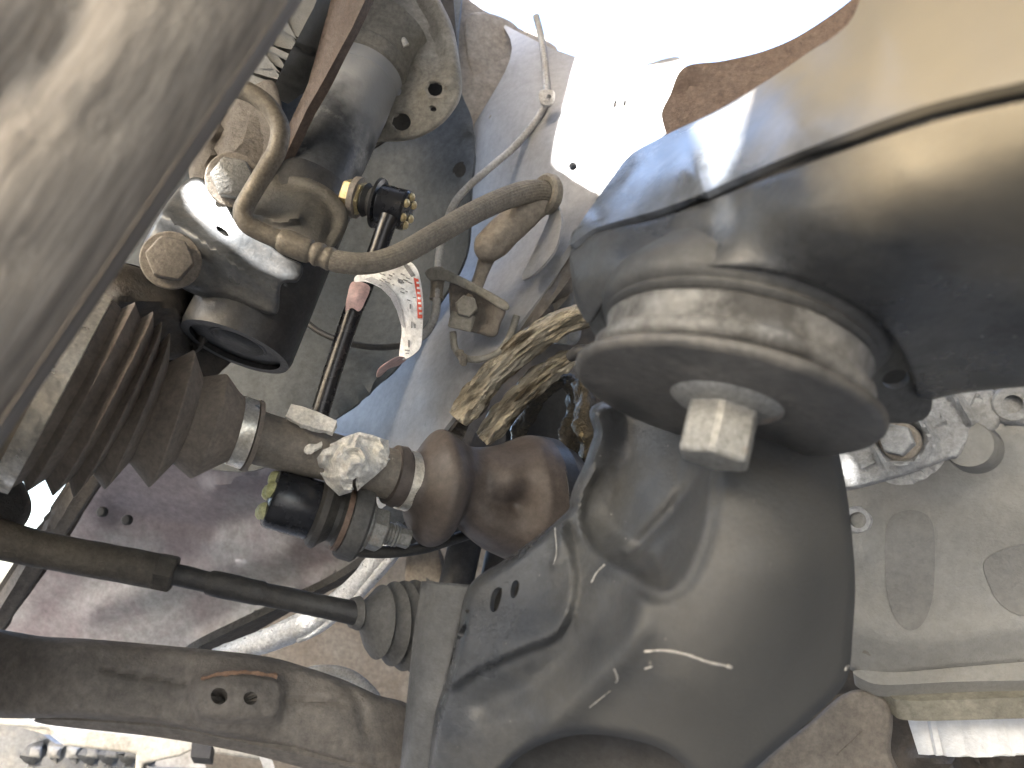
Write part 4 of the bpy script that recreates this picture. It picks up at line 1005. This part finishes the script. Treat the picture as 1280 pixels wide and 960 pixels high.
def wrapped(nm, pts, r, label, dd):
    o = tube(nm, [P(x, y, d) for x, y, d in pts], [px(q, dd) for q in r], M['foil'], None, seg=44, sub=14, rough=.0020, crinkle=.045)
    tag(o, label, 'wrapped hose')
    return o
wrapped('wrapped_hose', [(572, 524, .50), (596, 494, .50), (632, 455, .498), (672, 422, .49), (706, 402, .485), (740, 390, .48)], [13, 15, 16, 17, 16, 15], 'thick hose in crinkled straw coloured foil, upper of two beside the bracket', .49)
wrapped('wrapped_hose', [(604, 548, .512), (630, 518, .508), (662, 486, .503), (690, 462, .50), (716, 446, .497)], [11, 13, 14, 13, 10], 'thinner hose in crinkled straw coloured foil, lower of two above the reddish boot', .50)
cd = tube('corrugated_conduit', [P(716, 330, .55), P(712, 350, .55), P(708, 375, .55), P(704, 400, .55), P(702, 430, .55)], [px(9, .55)] * 5, M['plastic_grey'], None, seg=18)
tag(cd, 'short grey corrugated conduit dropping behind the rounded subframe end', 'conduit')
oh = thing('oily_hose', 'wet black oily hose loop with gold glints beside the bushing', 'hose', P(690, 520, .52))
tube('hose_loop', [P(640, 580, .56), P(652, 535, .55), P(672, 498, .54), P(700, 478, .53), P(718, 488, .525), P(720, 520, .52), P(712, 550, .52), P(706, 590, .53), P(704, 640, .54)], [px(11, .54), px(10, .54), px(9, .54), px(9, .54), px(11, .53), px(13, .53), px(15, .53), px(14, .53), px(12, .53)], M['wet'], oh, seg=24, rough=.003, rscale=110)
tube('hose_stub', [P(728, 478, .50), P(734, 520, .49), P(738, 560, .49), P(736, 610, .50)], [px(12, .5), px(15, .5), px(14, .5), px(13, .5)], M['wet'], oh, seg=20, rough=.003, rscale=110)
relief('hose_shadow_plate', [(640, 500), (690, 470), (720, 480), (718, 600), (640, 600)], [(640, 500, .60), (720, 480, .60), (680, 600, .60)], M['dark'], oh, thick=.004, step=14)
tube('hose_clip', [P(712, 446, .47), P(724, 440, .465), P(738, 436, .46)], [px(7, .47), px(9, .47), px(6, .47)], M['black_paint'], oh, seg=8)

bd = thing('braided_hose', 'bright silver braided hose running down behind the tie rod', 'hose', P(400, 760, .55))
tube('braid', [P(505, 660, .56), P(480, 690, .56), P(455, 722, .56), P(430, 748, .56), P(396, 772, .56), P(360, 790, .56), P(318, 806, .56), P(270, 822, .56)], [px(r, .56) for r in (12, 13, 14, 15, 16, 16, 14, 12)], M['braid'], bd, seg=24, rough=.0006, rscale=200)
tube('strand', [P(508, 676, .555), P(488, 700, .555), P(468, 722, .555), P(440, 752, .555), P(400, 786, .555), P(372, 800, .555)], [px(r, .555) for r in (6, 7, 7, 6, 5, 4)], M['braid'], bd, seg=16, rough=.0006, rscale=200)
ap = tube('grey_pipe', [P(372, 846, .50), P(386, 839, .50), P(408, 837, .50), P(432, 842, .50), P(450, 852, .50), P(466, 868, .50), P(476, 886, .50)], [px(4, .5), px(5, .5), px(6, .5), px(7, .5), px(7, .5), px(7, .5), px(7, .5)], M['cable'], None, seg=16)
tag(ap, 'short curved grey pipe arching behind the rusty control arm', 'pipe')

# ------------------------------------------------------------------ clutter below the control arm
gr = thing('bumper_grille', 'grey plastic bumper grille with pale frames seen under the control arm', 'grille', P(150, 930, .8))
relief('pale_frame', [(-60, 880), (20, 893), (60, 905), (150, 915), (240, 922), (340, 940), (330, 950), (240, 938), (225, 945), (180, 955), (175, 1000), (168, 1000), (170, 942), (80, 932), (62, 912), (20, 908), (-60, 905)], [(0, 895, .80), (300, 940, .80), (170, 990, .78)], M['cream'], gr, thick=.01, step=7, smooth=False, rim=(.003, 4))
relief('grille_backing', [(-80, 870), (200, 890), (420, 920), (430, 1010), (-80, 1010)], [(0, 880, .95), (400, 920, .93), (0, 1000, .90)], M['cream'], gr, thick=.004, step=20, smooth=False, rough=.004, rscale=12)
for k in range(7):
    x = 36 + k * 24
    relief('grille_bar', [(x, 932), (x + 17, 934), (x + 15, 948), (x - 2, 947)], [(x, 930, .82), (x + 20, 930, .82), (x, 955, .81)], M['plastic_grey'], gr, thick=.02, step=6, smooth=False, rim=(.004, 4))
relief('grille_panel', [(-60, 905), (40, 908), (70, 930), (170, 936), (172, 1000), (-60, 1000)], [(0, 910, .86), (170, 940, .86), (0, 1000, .84)], M['plastic_grey'], gr, thick=.01, step=14, smooth=False)
relief('grille_louver', [(80, 912), (165, 920), (160, 933), (95, 928)], [(80, 912, .84), (165, 920, .84), (100, 935, .82)], M['plastic_grey'], gr, thick=.01, step=7, smooth=False, rim=(.003, 4))
relief('lower_lip', [(-60, 968), (60, 968), (180, 958), (330, 962), (330, 1010), (-60, 1010)], [(0, 970, .80), (300, 965, .80), (0, 1000, .76)], M['plastic_grey'], gr, thick=.01, step=12, smooth=False, rough=.003)
relief('pale_stay', [(322, 940), (338, 944), (352, 985), (340, 990)], [(325, 942, .72), (338, 944, .72), (345, 988, .70)], M['cream'], gr, thick=.006, step=6, smooth=False)
relief('dark_block', [(240, 925), (265, 930), (262, 948), (238, 946)], [(240, 925, .76), (265, 930, .76), (240, 946, .75)], M['dark'], gr, thick=.02, step=6, smooth=False)

# ------------------------------------------------------------------ unseen panel added above the camera: shades the bay; holes cut to shape the sun patches
HZ = CAM.z + .66
bpy.context.view_layer.update()
DG = bpy.context.evaluated_depsgraph_get()
def sunspot(pts, grow=1.0):
    cx = sum(p[0] for p in pts) / len(pts); cy = sum(p[1] for p in pts) / len(pts)
    ok, loc, nn, ii, ob, mm = scene.ray_cast(DG, CAM, (P(cx, cy, 1) - CAM).normalized())
    d0 = (loc - CAM).dot(CF) if ok else .5
    out = []
    for x, y in pts:
        x, y = cx + (x - cx) * grow, cy + (y - cy) * grow
        d = d0
        if ok:
            for k in range(8):
                f = 1 - .1 * k
                h, l2 = ob.ray_cast(CAM, (P(cx + (x - cx) * f, cy + (y - cy) * f, 1) - CAM).normalized())[:2]
                if h:
                    d = (l2 - CAM).dot(CF)
                    break
        p = P(x, y, d); q = p + SUN * ((HZ - p.z) / SUN.z)
        out.append((q.x, q.y))
    return out
SPOTS = [sunspot(p) for p in (
    [(229, 236), (246, 226), (296, 268), (338, 298), (368, 334), (358, 352), (310, 327), (268, 297), (234, 262)],
    [(712, 52), (780, 66), (872, 52), (866, 160), (850, 185), (780, 250), (744, 300), (722, 285), (712, 236), (690, 205), (700, 150)],
    [(862, 152), (938, 116), (920, 190), (908, 243), (892, 246), (878, 200)],
    [(892, 256), (904, 252), (914, 292), (904, 297)],
    [(962, 424), (978, 424), (992, 452), (968, 448)],
    [(1046, 572), (1058, 576), (1070, 598), (1058, 606)],
    ellipse(1197, 801, 9, 9, 0, 10),
    [(246, 664), (322, 624), (322, 690), (268, 714)],
    [(380, 788), (430, 770), (425, 782), (385, 802)],
    [(450, 735), (480, 700), (495, 700), (470, 740)],
    [(690, 420), (726, 396), (732, 406), (690, 432)],
    [(494, 40), (502, 40), (510, 60), (500, 60)],
    [(714, 630), (726, 628), (728, 660), (718, 662)],
    [(745, 694), (770, 700), (772, 712), (750, 708)],
)]
def shade_panel():
    ol = [(-1.7, -1.9), (1.9, -1.9), (1.9, .46), (-1.7, .46)]
    loops = [ol] + SPOTS
    pts, ed = [], []
    for lp in loops:
        b = len(pts); pts += [Vector(p) for p in lp]; ed += [(b + i, b + (i + 1) % len(lp)) for i in range(len(lp))]
    r = geometry.delaunay_2d_cdt(pts, ed, [], 0, 1e-6)
    V = np.array([tuple(v) for v in r[0]]); F = np.array(r[2]); c = V[F].mean(1)
    ok = inpoly(c, ol)
    for h in SPOTS: ok &= ~inpoly(c, h)
    F = F[ok]
    n = len(V)
    fs = [tuple(int(i) for i in f) for f in F] + [tuple(int(i) + n for i in f[::-1]) for f in F]
    link('shade_panel', mesh([(x, y, HZ) for x, y in V] + [(x, y, HZ + .002) for x, y in V], fs), M['body_grey'], body, False)
shade_panel()
boxm('added_side_wall', Vector((.86, -.2, HZ * .5 + .12)), Vector((.01, 0, 0)), Vector((0, 1.6, 0)), Vector((0, 0, HZ * .5 - .12)), M['engine'], body, .002)  # unseen wall on the closed bay side, added to cut light from the right
